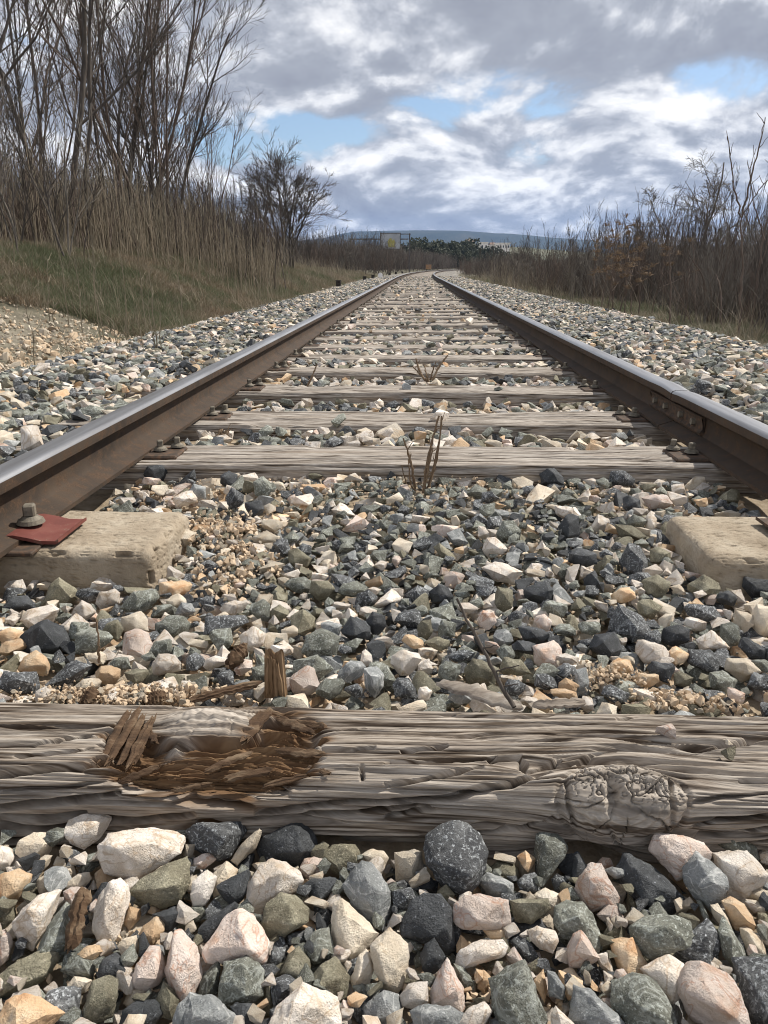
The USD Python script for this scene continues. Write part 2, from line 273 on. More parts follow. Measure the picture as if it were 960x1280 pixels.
def strip(u0, u1, ys, nu, dz):
    us = np.linspace(u0, u1, nu); X = us[None, :] + cx(ys)[:, None]; Y = np.broadcast_to(ys[:, None], X.shape)
    v = np.stack([X, Y, ballast_z(X, Y) + dz], -1).reshape(-1, 3); i, j = np.meshgrid(np.arange(len(ys) - 1), np.arange(nu - 1), indexing="ij"); a = i * nu + j
    q = np.stack([a, a + 1, a + nu + 1, a + nu], -1).reshape(-1, 4)
    return trimesh.Trimesh(v, np.vstack([q[:, [0, 1, 2]], q[:, [0, 2, 3]]]), process=False)
tag(obj("track_bed", strip(-3.0, 3.0, np.arange(-.6, 46.2, .08), 76, -.035), "bed", smooth=True), kind="structure")
tag(obj("track_bed_far", strip(-3.0, 3.0, np.arange(46.1, 330, 1.2), 30, .0), "far_bed", smooth=True), kind="structure")

# ---------------------------------------------------------------- rails
HEAD, G = 0.134, 1.668        # rail head above the sleepers, gauge
def rail_profile():
    h, b, w = .129, .065, .033
    right = [(b, 0), (b, .010), (b - .012, .0135), (.016, .026), (.0085, .038), (.0075, .060), (.0085, .080), (.014, .0885), (w - .003, .0935), (w, .097), (w + .0005, .110)]
    top = [(w, .119), (w - .004, .1255), (w - .013, .1283)]
    return right, top, h
def sweep(sec, ys, off, closed=False, wob=None):
    sec = np.array(sec); k = len(sec); dx = np.gradient(cx(ys), ys)
    X = cx(ys)[:, None] + (off + sec[:, 0])[None, :]; Z = (HEAD - .129) + np.broadcast_to(sec[:, 1][None, :], X.shape)
    Y = ys[:, None] - dx[:, None] * (off + sec[:, 0])[None, :]
    if wob is not None: Z = Z + wob(Y)
    v = np.stack([X, Y, Z], -1).reshape(-1, 3)
    i, j = np.meshgrid(np.arange(len(ys) - 1), np.arange(k if closed else k - 1), indexing="ij"); a, c = i * k + j, i * k + (j + 1) % k
    q = np.stack([a, c, c + k, a + k], -1).reshape(-1, 4)
    return trimesh.Trimesh(v, np.vstack([q[:, [0, 1, 2]], q[:, [0, 2, 3]]]), process=False)
def build_rail(side, y0, y1, label, wob=None):
    r, t, h = rail_profile(); off = side * (G / 2 + .033)
    ys = np.unique(np.concatenate([np.linspace(y0, min(y1, 6), max(2, int((min(y1, 6) - y0) / .06))), np.linspace(min(y1, 6), min(y1, 40), 50), np.linspace(min(y1, 40), y1, 90)]))
    body = r + t[:1]
    left = [(-x, z) for x, z in body[::-1]]
    sec = left[:1] and ([*body[::-1]][::-1] and [(x, z) for x, z in body])
    t_ = thing("rail", label, "rail", group=None)
    # side and foot: up the right side, and down the left side, with the underside closing them
    loop = [(-x, z) for x, z in body[::-1]] + [(x, z) for x, z in body]
    m = sweep(loop, ys, off, wob=wob)
    ends = []
    for yy, fl in ((ys[0], 1), (ys[-1], -1)):
        full = loop[:len(body)][::-1] + [(-x, z) for x, z in t] + [(x, z) for x, z in t[::-1]] + [(x, z) for x, z in loop[len(body):]][::-1]
        p = np.array(full); v = np.stack([cx(yy) + off + p[:, 0], np.full(len(p), yy), HEAD - .129 + p[:, 1]], -1)
        if wob is not None: v[:, 2] += wob(v[:, 1])
        c = len(p); half = c // 2
        f = [(i, i + 1, c - 2 - i) for i in range(half - 1)] + [(i, c - 2 - i, c - 1 - i) for i in range(half)]
        ends.append(trimesh.Trimesh(v, np.array(f)[:, ::fl], process=False))
    obj("rail_body", cat_m([m] + ends), "rail_rust", t_, smooth=35)
    top = [(body[-1][0], body[-1][1])] + t[1:] ; top = [(x, z) for x, z in top] + [(0, h)] + [(-x, z) for x, z in top[::-1]]
    obj("running_surface", sweep(top[::-1], ys, off, wob=wob), "rail_top", t_, smooth=50)
    return t_
JOINT = 2.62
dip = lambda Y: -.0035 * np.exp(-((Y - JOINT) / .05) ** 2) + .002 * np.exp(-((Y - JOINT - .14) / .08) ** 2)
build_rail(-1, -.6, 330, "rusty steel rail with polished top along the left side of the track")
build_rail(1, -.6, JOINT - .004, "nearest length of the right rail, running up to the bolted joint", dip)
build_rail(1, JOINT + .004, 330, "right rail beyond the bolted joint, running off into the distance", dip)
fp = thing("fishplate", "rusty joint bar bolted to the web of the right rail", "joint bar", (0.03 + G / 2 + .033, JOINT, HEAD - .129))
for s in (-1, 1):
    sec = [(s * .010, .030), (s * .020, .027), (s * .024, .036), (s * .0165, .046), (s * .0165, .072), (s * .023, .084), (s * .014, .087), (s * .010, .083)]
    v = np.array([(x, y, z) for y in (-.27, .27) for x, z in sec]); k = len(sec)
    f = [(j, (j + 1) % k, (j + 1) % k + k) for j in range(k)] + [(j, (j + 1) % k + k, j + k) for j in range(k)] + [(0, j, j + 1) for j in range(1, k - 1)] + [(k, k + j + 1, k + j) for j in range(1, k - 1)]
    obj("joint_bar", trimesh.Trimesh(v, f), "iron_rust", fp)
for yb in (-.2, -.08, .08, .2):
    b = cyl(.011, .013, n=6); b.apply_transform(trimesh.transformations.rotation_matrix(-math.pi / 2, [0, 1, 0])); b.apply_translation((-.0165, yb, .059)); obj("bolt", b, "bolt_iron", fp)

# ---------------------------------------------------------------- sleepers
def wood_material(name, cols, rotc=None):
    "weathered grey timber: fibre coordinate t and masks come with the mesh"
    n = {"tc": ("texture_coordinate", {}), "sx": ("separate_xyz", {}), "t": ("attribute", {"attribute": "fibre"}), "rot": ("attribute", {"attribute": "rot"}), "pale": ("attribute", {"attribute": "pale"}),
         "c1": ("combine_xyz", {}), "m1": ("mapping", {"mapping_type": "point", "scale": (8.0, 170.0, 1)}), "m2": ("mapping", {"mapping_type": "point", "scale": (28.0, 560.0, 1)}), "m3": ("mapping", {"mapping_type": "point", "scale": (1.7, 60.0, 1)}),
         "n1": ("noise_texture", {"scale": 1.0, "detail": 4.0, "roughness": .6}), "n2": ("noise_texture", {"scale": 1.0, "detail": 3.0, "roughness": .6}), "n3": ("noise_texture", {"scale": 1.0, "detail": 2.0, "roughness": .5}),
         "a": ("math", {"math_type": "multiply_add", "value2": .55}), "a2": ("math", {"math_type": "multiply", "value2": .45}),
         "r": ("rgb_ramp", {"ramp": [(.30, cols[0]), (.44, cols[1]), (.55, cols[2]), (.70, cols[3])]}), "r3": ("rgb_ramp", {"ramp": [(.30, (.70, .64, .58)), (.40, (.95, .93, .91)), (.465, (1.0, 1.0, 1.0)), (.490, (.26, .22, .185)), (.505, (.26, .22, .185)), (.530, (1.0, 1.0, 1.0)), (.75, (1.16, 1.16, 1.16))]}),  # r3: streaky grain tone, plus thin dark fibre lines painting in crack shade
         "mm": ("mix_color", {"blend_type": "multiply", "fac": 1.0}),
         "rr": ("rgb_ramp", {"ramp": [(.3, (.060, .032, .016)), (.48, (.125, .070, .034)), (.65, (.215, .135, .07))]}), "mr": ("mix_color", {}),
         "mp": ("mix_color", {"b": (.42, .385, .34)}), "pm": ("math", {"math_type": "multiply"}),
         "b": ("bump", {"strength": .8, "distance": .003}), "p": ("principled_bsdf", {"roughness": .85, "specular_ior_level": .25})}
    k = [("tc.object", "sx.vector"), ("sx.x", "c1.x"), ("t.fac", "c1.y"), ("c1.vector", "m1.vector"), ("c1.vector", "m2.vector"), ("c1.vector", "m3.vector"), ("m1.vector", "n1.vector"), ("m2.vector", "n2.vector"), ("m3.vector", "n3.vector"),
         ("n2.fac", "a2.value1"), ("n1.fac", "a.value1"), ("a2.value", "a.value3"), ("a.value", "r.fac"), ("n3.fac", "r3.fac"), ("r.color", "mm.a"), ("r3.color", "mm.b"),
         ("a.value", "rr.fac"), ("rot.fac", "mr.fac"), ("mm.result", "mr.a"), ("rr.color", "mr.b"), ("pale.fac", "pm.value1"), ("n1.fac", "pm.value2"), ("pm.value", "mp.fac"), ("mr.result", "mp.a"), ("mp.result", "p.base_color"), ("a.value", "b.height"), ("b.normal", "p.normal")]
    MAT[name] = usdkit.material(stage, L + name, n, k, surface="p.BSDF")
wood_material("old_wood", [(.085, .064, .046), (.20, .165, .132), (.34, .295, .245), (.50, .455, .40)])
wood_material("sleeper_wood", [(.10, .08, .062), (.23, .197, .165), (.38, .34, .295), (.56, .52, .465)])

def skew(y): return .018
def timber(length, width, depth, nx, ns, seed, amp=1.0, crack=1.0):
    "sawn timber with weathered, checked faces; local x along, top at z = 0"
    r = np.random.default_rng(seed); c = .014
    prof = [(-width / 2 - .002, -depth), (-width / 2, -c), (-width / 2 + c * .3, -c * .3), (-width / 2 + c, 0), (width / 2 - c, 0), (width / 2 - c * .3, -c * .3), (width / 2, -c), (width / 2 + .002, -depth)]
    prof = np.array(prof); d = np.r_[0, np.cumsum(np.linalg.norm(np.diff(prof, axis=0), axis=1))]
    s = np.concatenate([np.linspace(0, depth - .06, 6, endpoint=False), np.linspace(depth - .06, depth + width, ns - 10, endpoint=False), np.linspace(depth + width, d[-1], 4)]); P = np.stack([np.interp(s, d, prof[:, 0]), np.interp(s, d, prof[:, 1])], -1)
    T = np.gradient(P, axis=0); N = np.stack([-T[:, 1], T[:, 0]], -1); N /= np.linalg.norm(N, axis=1, keepdims=True)
    xs = np.linspace(-length / 2, length / 2, nx); X, S = np.meshgrid(xs, s, indexing="ij")
    o = r.uniform(0, 50); W = S + .012 * (fbm(np.stack([X * 1.6 + o, S * 3, 0 * X], -1), 2, seed) - .5)
    h = .009 * (fbm(np.stack([X * 1.2 + o, W * 22, 0 * X], -1), 3, seed) - .5) + .009 * (fbm(np.stack([X * 2.2 + o, W * 95, 0 * X + 3], -1), 2, seed + 1) - .5)
    h -= .007 * np.clip(1 - np.abs(fbm(np.stack([X * 1.8 + o, W * 40, 0 * X + 5], -1), 2, seed + 2) - .5) / .05, 0, 1) * sm(.42, .6, fbm(np.stack([X * 4 + o, S * 20, 0 * X + 7], -1), 2, seed + 3))
    for q in range(int(26 * crack)):
        x0, ln, sc, w = r.uniform(-length / 2, length / 2), r.uniform(.15, .8), r.uniform(.02, d[-1] - .02), r.uniform(.0016, .004)
        e = np.clip(1 - np.abs(X - x0) / ln, 0, 1) ** .5; wav = sc + .01 * (noise(np.stack([X * 4, 0 * X + q, 0 * X], -1), seed) - .5) + r.uniform(-.012, .012) * (X - x0)
        h -= e * r.uniform(.004, .012) * np.exp(-((W - wav) / w) ** 2)
    h += -.012 * sm(.62, .75, fbm(np.stack([X * 5 + o, S * 8, 0 * X + 9], -1), 3, seed + 5)) * np.exp(-((np.minimum(np.abs(S - depth), np.abs(S - d[-1] + depth))) / .03) ** 2)
    V = np.stack([X, P[None, :, 0] + N[None, :, 0] * h * amp, P[None, :, 1] + N[None, :, 1] * h * amp], -1)
    i, j = np.meshgrid(np.arange(nx - 1), np.arange(ns - 1), indexing="ij"); a = i * ns + j
    q = np.stack([a, a + ns, a + ns + 1, a + 1], -1).reshape(-1, 4); n0 = nx * ns
    capl = [(0, k, k + 1) for k in range(1, ns - 1)]; b0 = (nx - 1) * ns; capr = [(b0, b0 + k + 1, b0 + k) for k in range(1, ns - 1)]
    m = trimesh.Trimesh(V.reshape(-1, 3), np.vstack([q[:, [0, 2, 1]], q[:, [0, 3, 2]], np.array(capl), np.array(capr)]), process=False)
    return m, W.ravel()

def rest(m, t): return dict(fibre=t, rot=np.zeros(len(t)), pale=np.zeros(len(t)))
def base_plate():
    m = boxm((.22, .13, .012), (0, 0, .001), .004); return m
def coach_screw():
    return cat_m([cyl(.024, .007, (0, 0, .006), 20, .021), cyl(.019, .006, (0, 0, .013), 20, .012), boxm((.020, .020, .022), (0, 0, .029), .003)])
PLATE, SCREW = base_plate(), coach_screw()
def fastenings(parent, detail):
    "a rusty base plate under each rail and the screws that hold it; parts of their sleeper"
    for s in (-1, 1):
        x0 = s * (G / 2 + .033)
        p = PLATE.copy(); p.apply_translation((x0 - s * .045, 0, .0)); obj("base_plate", p, "iron_rust", parent)
        for dx, dy in ((-s * .092, .0), (s * .085, .03), (-s * .13, .045))[: 3 if detail else 1]:
            q = SCREW.copy(); q.apply_scale(.85); q.apply_transform(trimesh.transformations.rotation_matrix(R.uniform(0, 3), [0, 0, 1])); q.apply_translation((x0 + dx, dy, .006)); obj("screw", q, "bolt_iron", parent)

near_y = [2.195, 2.805, 3.46, 4.17, 4.85]
ordinal = ["first", "second", "third", "fourth", "fifth", "sixth", "seventh", "eighth", "ninth", "tenth"]
extra = ["with a dry weed in front of it", "with a loose flat stone on its edge", "behind the weed, its top scuffed", "with a dry stalk standing by it", "half hidden by pale stones"]
for i, y in enumerate(near_y):
    t = thing("wooden_sleeper", f"weathered grey wooden sleeper, {ordinal[i]} one beyond the concrete sleeper", "sleeper", (float(cx(y)), y, [.002, -.004, .004, .0, -.003][i]), skew(y) + [.0, .004, -.004, .003, 0][i], "wooden sleepers under the rails")
    m, w = timber(2.6, [.25, .275, .23, .24, .24][i], .17, [520, 420, 340, 280, 240][i], [190, 150, 110, 90, 80][i], 40 + i)
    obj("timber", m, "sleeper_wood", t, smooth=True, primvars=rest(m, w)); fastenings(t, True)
kinds = []
for q in range(4):
    p = proto(f"sleeper_{'abcd'[q]}"); m, w = timber(2.6, .25, .17, 150, 32, 60 + q, 1.1)
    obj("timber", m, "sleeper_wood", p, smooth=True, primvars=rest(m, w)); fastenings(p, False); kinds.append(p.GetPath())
y = 5.55; q = 5
while y < 110:
    lab = f"weathered grey wooden sleeper, {ordinal[q]} one beyond the concrete sleeper" if q < 10 else "weathered wooden sleeper far down the track, half buried in pale stones"
    dup(kinds[int(R.integers(4))], "wooden_sleeper", lab, "sleeper", (float(cx(y)), y, float(R.uniform(-.012, .006))), skew(y) + R.normal(0, .006) - math.atan(max(0, y - 30) / 950), "wooden sleepers under the rails" if q < 10 else "wooden sleepers far down the track")
    y += float(R.uniform(.66, .70)); q += 1

# twin-block concrete sleeper just beyond the old timber
cs = thing("concrete_sleeper", "sandy concrete sleeper whose two blocks show inside the rails", "sleeper", (0.03, 1.515, 0), .012)
def conc_block(s):
    lx, ly, h = .66, .275, .2
    m = trimesh.creation.box((lx, ly, h)); m = m.subdivide_to_size(.008); v = m.vertices.copy()
    b = .022; inner = np.array([lx / 2 - b, ly / 2 - b, h / 2 - b]); c = np.clip(v, -inner, inner); dlt = v - c; ln = np.linalg.norm(dlt, axis=1, keepdims=True)
    v = np.where(ln > 0, c + dlt / np.maximum(ln, 1e-9) * b, v); v[:, 1] *= 1 + .10 * (-v[:, 2] / h + .5)
    nn = v - c; nn /= np.maximum(np.linalg.norm(nn, axis=1, keepdims=True), 1e-9)
    pits = -.003 * sm(.74, .84, noise(v * [70, 160, 110] + 7 * (s + 2), 3)) - .002 * sm(.70, .80, noise(v * 210 + 3, 9)); chip_ = -.012 * sm(.60, .70, fbm(v * 22 + 5 * s, 3, 12)) * (np.linalg.norm(dlt, axis=1) > b * 1.15); v += nn * (chip_ + .006 * (fbm(v * 14 + s, 4, 2) - .5) + pits)[:, None]
    v[:, 2] -= h / 2; v[:, 0] += s * (.535 + lx / 2)
    return trimesh.Trimesh(v, m.faces, process=False)
for s in (-1, 1): obj("concrete_block", conc_block(s), "concrete", cs, smooth=55)
bar = boxm((1.0, .05, .05), (0, 0, -.15), .004); obj("tie_bar", bar, "iron_rust", cs)
def red_clip(s):
    pr = [(-.012, .018), (.022, .020), (.050, .015), (.074, .009), (.104, .009), (.111, .013)]; w = .070
    pr = np.array(pr); sx_ = -s; th = .007; vs = []
    for yy, sh in ((-w, 0), (w, 0)):
        for x, z in pr: vs.append((x * sx_, yy * (1 - .25 * (x > .14)), z + th))
        for x, z in pr[::-1]: vs.append((x * sx_, yy * (1 - .25 * (x > .14)), z))
    k = 2 * len(pr); f = []
    for j in range(k): a, b = j, (j + 1) % k; f += [(a, b, b + k), (a, b + k, a + k)]
    for j in range(len(pr) - 1):
        f += [(j, j + 1, k - 2 - j), (j, k - 2 - j, k - 1 - j), (k + j, 2 * k - 2 - j, k + j + 1), (k + j, 2 * k - 1 - j, 2 * k - 2 - j)]
    m = trimesh.Trimesh(np.array(vs), np.array(f), process=False); m.fix_normals(); return m
for s in (-1, 1):
    xf = s * (G / 2 + .033 - .052); zf = HEAD - .129 - .008
    m = red_clip(s); m.apply_translation((xf - .022 * (s < 0), -.045 if s < 0 else 0, zf)); pr_ = obj("spring_clip", m, "red_paint" if s < 0 else "iron_rust", cs, smooth=25)
    b = coach_screw(); b.apply_scale(1.15); b.apply_transform(trimesh.transformations.rotation_matrix(.25, [0, 0, 1])); b.apply_translation((xf - s * .026 - .022 * (s < 0), -.045 if s < 0 else 0, zf + .024)); obj("bolt", b, "bolt_iron", cs)
    sh = boxm((.17, .06, .008), (xf + s * .03, -.13 if s < 0 else -.09, .001), .002); obj("shim", sh, "iron_rust", cs)
# ---------------------------------------------------------------- the old rotten timber across the foreground
YF = 0.690                                   # its front face
def top_px(px, py):                          # photograph -> (x, s): s > 0 back across the top, s < 0 down the face
    p = on_z(px, py, 0.0)
    if p[1] >= YF + .002: return p[0], p[1] - YF
    p = on_y(px, py, YF); return p[0], p[2]
def pts(s): return np.array([top_px(*map(float, a.split(","))) for a in s.split()])
def seg_dist(X, S, line):
    "distance to a polyline and position 0..1 along it"
    best = np.full(X.shape, 9.0); at = np.zeros(X.shape); n = len(line) - 1
    for i in range(n):
        a, b = line[i], line[i + 1]; d = b - a; L2 = d @ d
        t = np.clip(((X - a[0]) * d[0] + (S - a[1]) * d[1]) / L2, 0, 1)
        r = np.hypot(X - a[0] - t * d[0], S - a[1] - t * d[1]); k = r < best
        best = np.where(k, r, best); at = np.where(k, (i + t) / n, at)
    return best, at
def inside(X, S, poly):
    c = np.zeros(X.shape, bool); n = len(poly)
    for i in range(n):
        (x1, y1), (x2, y2) = poly[i], poly[(i + 1) % n]
        c ^= ((y1 > S) != (y2 > S)) & (X < (x2 - x1) * (S - y1) / (y2 - y1 + 1e-12) + x1)
    return c
def signed(X, S, poly):
    d, _ = seg_dist(X, S, np.vstack([poly, poly[:1]])); return np.where(inside(X, S, poly), d, -d)
def nz(X, S, fx, fs, o=4, seed=0, z=0.0): return fbm(np.stack([X * fx, S * fs, np.full(X.shape, z)], -1), o, seed)

def old_timber():
    xs = np.unique(np.concatenate([np.linspace(-1.2, -.5, 60), np.linspace(-.5, .5, 860), np.linspace(.5, 1.2, 60)]))
    prof = np.array([(.694, -.19), (.688, -.10), (.686, -.045), (.689, -.02), (.697, -.006), (.712, .002), (.74, .005), (.80, .004), (.838, -.001), (.852, -.012), (.858, -.03), (.862, -.09), (.862, -.19)])
    d = np.r_[0, np.cumsum(np.linalg.norm(np.diff(prof, axis=0), axis=1))]
    s = np.concatenate([np.linspace(0, .075, 40, endpoint=False), np.linspace(.075, .36, 430, endpoint=False), np.linspace(.36, d[-1], 40)])
    P = np.stack([np.interp(s, d, prof[:, 0]), np.interp(s, d, prof[:, 1])], -1)
    ker = np.hanning(15); ker /= ker.sum(); P[8:-8] = np.stack([np.convolve(P[:, k], ker, "same") for k in (0, 1)], -1)[8:-8]
    T = np.gradient(P, axis=0); N = np.stack([-T[:, 1], T[:, 0]], -1); N /= np.linalg.norm(N, axis=1, keepdims=True)
    corner = np.interp(.692, P[:len(s) // 2 + 60, 0], np.arange(len(s) // 2 + 60)); s0 = s[int(np.argmin(np.abs(P[:, 1] + .012) + 9 * (P[:, 0] > .75)))]
    X, S = np.meshgrid(xs, s - s0, indexing="ij")
    # fibres: low waves, swept round the big knot and the pale lump
    W = S + .009 * (nz(X, S, 1.7, 2.5, 2, 3) - .5) - .05 * X * sm(-.02, -.08, S) + .02 * (X) * sm(.05, .0, S)
    kc = np.array(top_px(783, 988)); lc = np.array(top_px(265, 903))
    for c, rx, rs, a in ((kc, .085, .050, .030), (lc, .09, .035, .012), (np.array(top_px(650, 955)), .03, .012, .007)):
        g = np.exp(-((X - c[0]) / rx) ** 2) * np.exp(-((S - c[1]) / (rs * 1.6)) ** 2); W = W - a * np.tanh((S - c[1]) / rs) * g
    # weathered ridges
    h = .007 * (nz(X, W, .9, 20, 3, 11) - .5) + .0048 * (nz(X, W, 1.5, 75, 3, 12) - .5) + .0065 * (nz(X, W, 3.0, 250, 2, 13) - .5) + .0022 * (nz(X, W, 16, 430, 2, 14) - .5)
    h -= .0040 * np.clip(1 - np.abs(nz(X, W, 2.5, 110, 2, 15) - .5) / .12, 0, 1)
    face = sm(-.012, -.03, S); h = h * (1 - .35 * face * sm(-.1, .1, X))
    ridg = np.abs(nz(X, W, 1.3, 34, 3, 21) - .5); on = sm(.45, .60, nz(X, S, 5, 14, 2, 22)); h -= .017 * on * np.clip(1 - ridg / .040, 0, 1)
    ridg = np.abs(nz(X, W, 2.2, 95, 2, 23) - .5); on = sm(.42, .62, nz(X, S, 7, 30, 2, 24)); h -= .0085 * on * np.clip(1 - ridg / .10, 0, 1) ** 1.3
    # long checks read off the timber: points, depth, half width (mm)
    checks = [("-20,929 40,932 75,924 118,918", 14, 2.4), ("-20,962 30,958 60,956 105,955 150,948", 14, 2.2), ("-20,995 60,990 120,984 150,979", 15, 2.2), ("-20,1008 50,1007 110,1001", 9, 1.4),
              ("-20,1023 60,1021 130,1015 190,1011 245,1006", 14, 2.2), ("0,974 80,972 130,968", 6, 1.2), ("20,944 90,941 120,936", 5, 1.2), ("318,1004 350,1001 400,995 440,991 485,991", 12, 1.9), ("300,1012 370,1009 440,1004 500,1000 540,998", 10, 1.5),
              ("470,993 510,990 560,988 600,980 640,976 690,962", 15, 2.0), ("480,1009 520,1004 545,1000", 8, 1.2), ("480,1037 520,1036 560,1031 600,1029 660,1024 700,1010", 6, .9), ("500,940 530,938 560,934", 9, 1.8), ("480,955 550,953 600,951 620,948", 8, 1.4),
              ("480,975 520,972 560,966 605,959", 9, 1.4), ("500,890 580,895 640,897 700,894", 5, 1.0), ("480,918 560,920 620,916 720,919", 5, 1.0), ("720,952 745,944 770,941", 8, 1.6), ("770,899 800,896 830,894", 7, 1.4), ("810,880 860,886 900,889 980,890", 11, 2.0),
              ("805,942 850,942 895,942", 7, 1.0), ("895,936 925,931 940,926 980,925", 14, 3.2), ("870,994 920,990 980,986", 8, 1.2), ("868,1024 900,1016 940,1013 980,1009", 9, 1.2), ("870,1038 910,1033 980,1024", 8, 1.1), ("925,975 980,975", 8, 1.3), ("900,951 980,955", 8, 1.5),
              ("707,972 712,995 719,1018", 11, 1.3), ("838,975 842,990 841,1016", 12, 1.6), ("838,1018 830,1026 826,1030", 8, 1.2), ("755,1012 764,1022 770,1037 785,1045", 9, 1.2), ("735,990 748,1003 755,1012", 6, .9), ("655,950 652,962", 10, 2.4), ("655,962 690,952 700,946", 8, 1.6), ("608,953 640,950 652,949", 7, 1.2),
              ("690,955 720,950 770,953", 8, 1.2), ("452,955 453,972", 7, 1.0), ("400,935 440,938 470,934", 9, 1.2), ("420,912 460,908 520,908", 5, .9), ("430,958 480,957", 6, 1.0)]
    for line, dep, wid in checks:
        l = pts(line); dd, at = seg_dist(X, S + .0022 * (nz(X, S, 60, 60, 2, 31) - .5), l); h -= dep * 1.5e-3 * (np.clip(np.minimum(at, 1 - at) * 6, 0, 1) ** .6) * np.exp(-(dd / ((.5 + wid * 1.45) * 1e-3)) ** 3)
    # big knot: a raised boss with a flat sawn lower side and a blocky, checked crown
    k = top_px(783, 988); ex, es = (X - k[0]) / .066, (S - k[1]) / np.where(S > k[1], .040, .062); r = np.hypot(ex, es); boss = sm(1.25, .55, r)
    h = h * (1 - .75 * boss) + .011 * boss; crown = boss * sm(-.012, .004, S)
    cell = np.abs(nz(X, S, 75, 110, 2, 41) - .5); h -= .008 * crown * np.clip(1 - cell / .05, 0, 1); h -= .004 * crown * np.clip(1 - np.abs(nz(X, S, 190, 220, 2, 42) - .5) / .07, 0, 1)
    h += .006 * crown * (nz(X, S, 45, 60, 3, 43) - .5) * 2
    h += boss * (1 - sm(-.015, .0, S)) * .0012 * np.sin(r * 46 + 4 * nz(X, S, 14, 14, 2, 44))
    th_ = np.arctan2(es, ex); h -= .008 * boss * sm(.12, .5, r) * np.clip(1 - np.abs(np.sin(3.5 * th_ + 3.0 * nz(X, S, 22, 22, 2, 46))) / (.05 / np.maximum(r, .2)), 0, 1)
    hd = np.hypot((X - top_px(767, 985)[0]) / .0065, (S - top_px(767, 985)[1]) / .012); h -= .024 * np.exp(-hd ** 2)
    rim = np.abs(r - 1.05); h -= .006 * np.exp(-(rim / .05) ** 2) * sm(.35, .6, nz(X, S, 25, 25, 2, 45))
    # pale swollen lump
    r2 = np.hypot((X - lc[0]) / .062, (S - lc[1]) / .030); lump = sm(1.3, .4, r2); h = h * (1 - .75 * lump) + .011 * lump
    r3 = np.hypot((X - top_px(300, 888)[0]) / .03, (S - top_px(300, 888)[1]) / .016); h += lump * (.010 * (nz(X, S, 40, 55, 3, 71) - .5) + .006 * (nz(X, S, 120, 130, 2, 72) - .5)) - .004 * lump * np.clip(1 - np.abs(nz(X, S, 30, 60, 2, 73) - .5) / .035, 0, 1) + .0006 * sm(1.2, .6, r3) * np.sin(r3 * 40 + 5 * nz(X, S, 30, 30, 2, 74))
    # rotted hollow, with torn brown fibre in it
    rot1 = signed(X, S, pts("128,918 150,902 172,893 186,903 196,918 222,926 262,922 296,923 306,915 322,897 338,888 356,886 388,894 408,912 404,925 404,940 396,962 352,984 300,1000 238,1003 198,990 176,985 146,965 132,950 124,934")) + .010 * (nz(X, S, 26, 70, 3, 51) - .5) + .034 * (nz(X, W, 5, 150, 3, 59) - .5)
    rot2 = signed(X, S, pts("236,1012 262,1011 300,1017 302,1030 270,1027 244,1022")) + .004 * (nz(X, S, 40, 80, 3, 52) - .5)
    hole = sm(-.002, .011, rot1); D2 = W + .30 * (X + .18) * sm(-.02, -.32, X) * 0 + .22 * (X - top_px(330, 930)[0]) * sm(top_px(290, 930)[0], top_px(380, 930)[0], X) - .5 * (X - top_px(180, 930)[0]) * sm(top_px(220, 930)[0], top_px(140, 930)[0], X)
    step = np.floor(nz(X, D2, 4.5, 48, 2, 53) * 9) / 9; torn = .032 * (step - .5) + .018 * (nz(X, D2, 10, 170, 3, 54) - .5) + .010 * (nz(X, D2, 30, 420, 2, 55) - .5) + .012 * (nz(X, S, 40, 60, 3, 56) - .5)
    h = h * (1 - hole) + hole * (-.017 + torn)
    h -= .012 * np.exp(-(((X - top_px(180, 943)[0]) / .02) ** 2 + ((S - top_px(180, 943)[1]) / .010) ** 2)) + .010 * np.exp(-(((X - top_px(390, 915)[0]) / .02) ** 2 + ((S - top_px(390, 915)[1]) / .008) ** 2))
    hole2 = sm(0, .004, rot2); h -= hole2 * (.006 + .006 * (nz(X, W, 12, 120, 3, 57) - .5))
    rot = np.clip(sm(-.012, .012, rot1 + .05 * (nz(X, W, 9, 130, 3, 58) - .5)) * sm(.28, .50, nz(X, W, 8, 110, 3, 60) + .35 * sm(.0, .02, rot1)) + hole2, 0, 1)
    pale = np.clip(.8 * lump + .5 * crown + .55 * sm(.55, .68, nz(X, W, 5, 40, 3, 61)), 0, 1) * (1 - rot)
    # worn hollows along the bottom of the face, beside and below the knot
    h -= .022 * sm(-.045, -.085, S) * sm(.42, .6, nz(X, S, 7, 3, 2, 62)) + .03 * sm(-.050, -.075, S) * np.exp(-((X - top_px(740, 1040)[0]) / .05) ** 2)
    V = np.stack([X, P[None, :, 0] + N[None, :, 0] * h, P[None, :, 1] + N[None, :, 1] * h], -1)
    V[..., 1] += .028 * X * 0 + .010 * X                       # lies slightly askew
    V[..., 2] += .003 * (noise(np.stack([X * 3, 0 * X, 0 * X], -1), 4) - .5)
    nx, ns = X.shape; i, j = np.meshgrid(np.arange(nx - 1), np.arange(ns - 1), indexing="ij"); a = i * ns + j
    q = np.stack([a, a + 1, a + ns + 1, a + ns], -1).reshape(-1, 4)
    m = trimesh.Trimesh(V.reshape(-1, 3), np.vstack([q[:, [0, 1, 2]], q[:, [0, 2, 3]]]), process=False)
    return m, dict(fibre=W.ravel(), rot=rot.ravel(), pale=pale.ravel()), P, N, s - s0
om, opv, OP, ON, OS = old_timber()
ot = thing("old_sleeper", "old split grey timber with rotten brown hollow and big knot across the foreground", "sleeper", (0, 0, 0))
obj("timber", om, "old_wood", ot, smooth=True, primvars=opv)
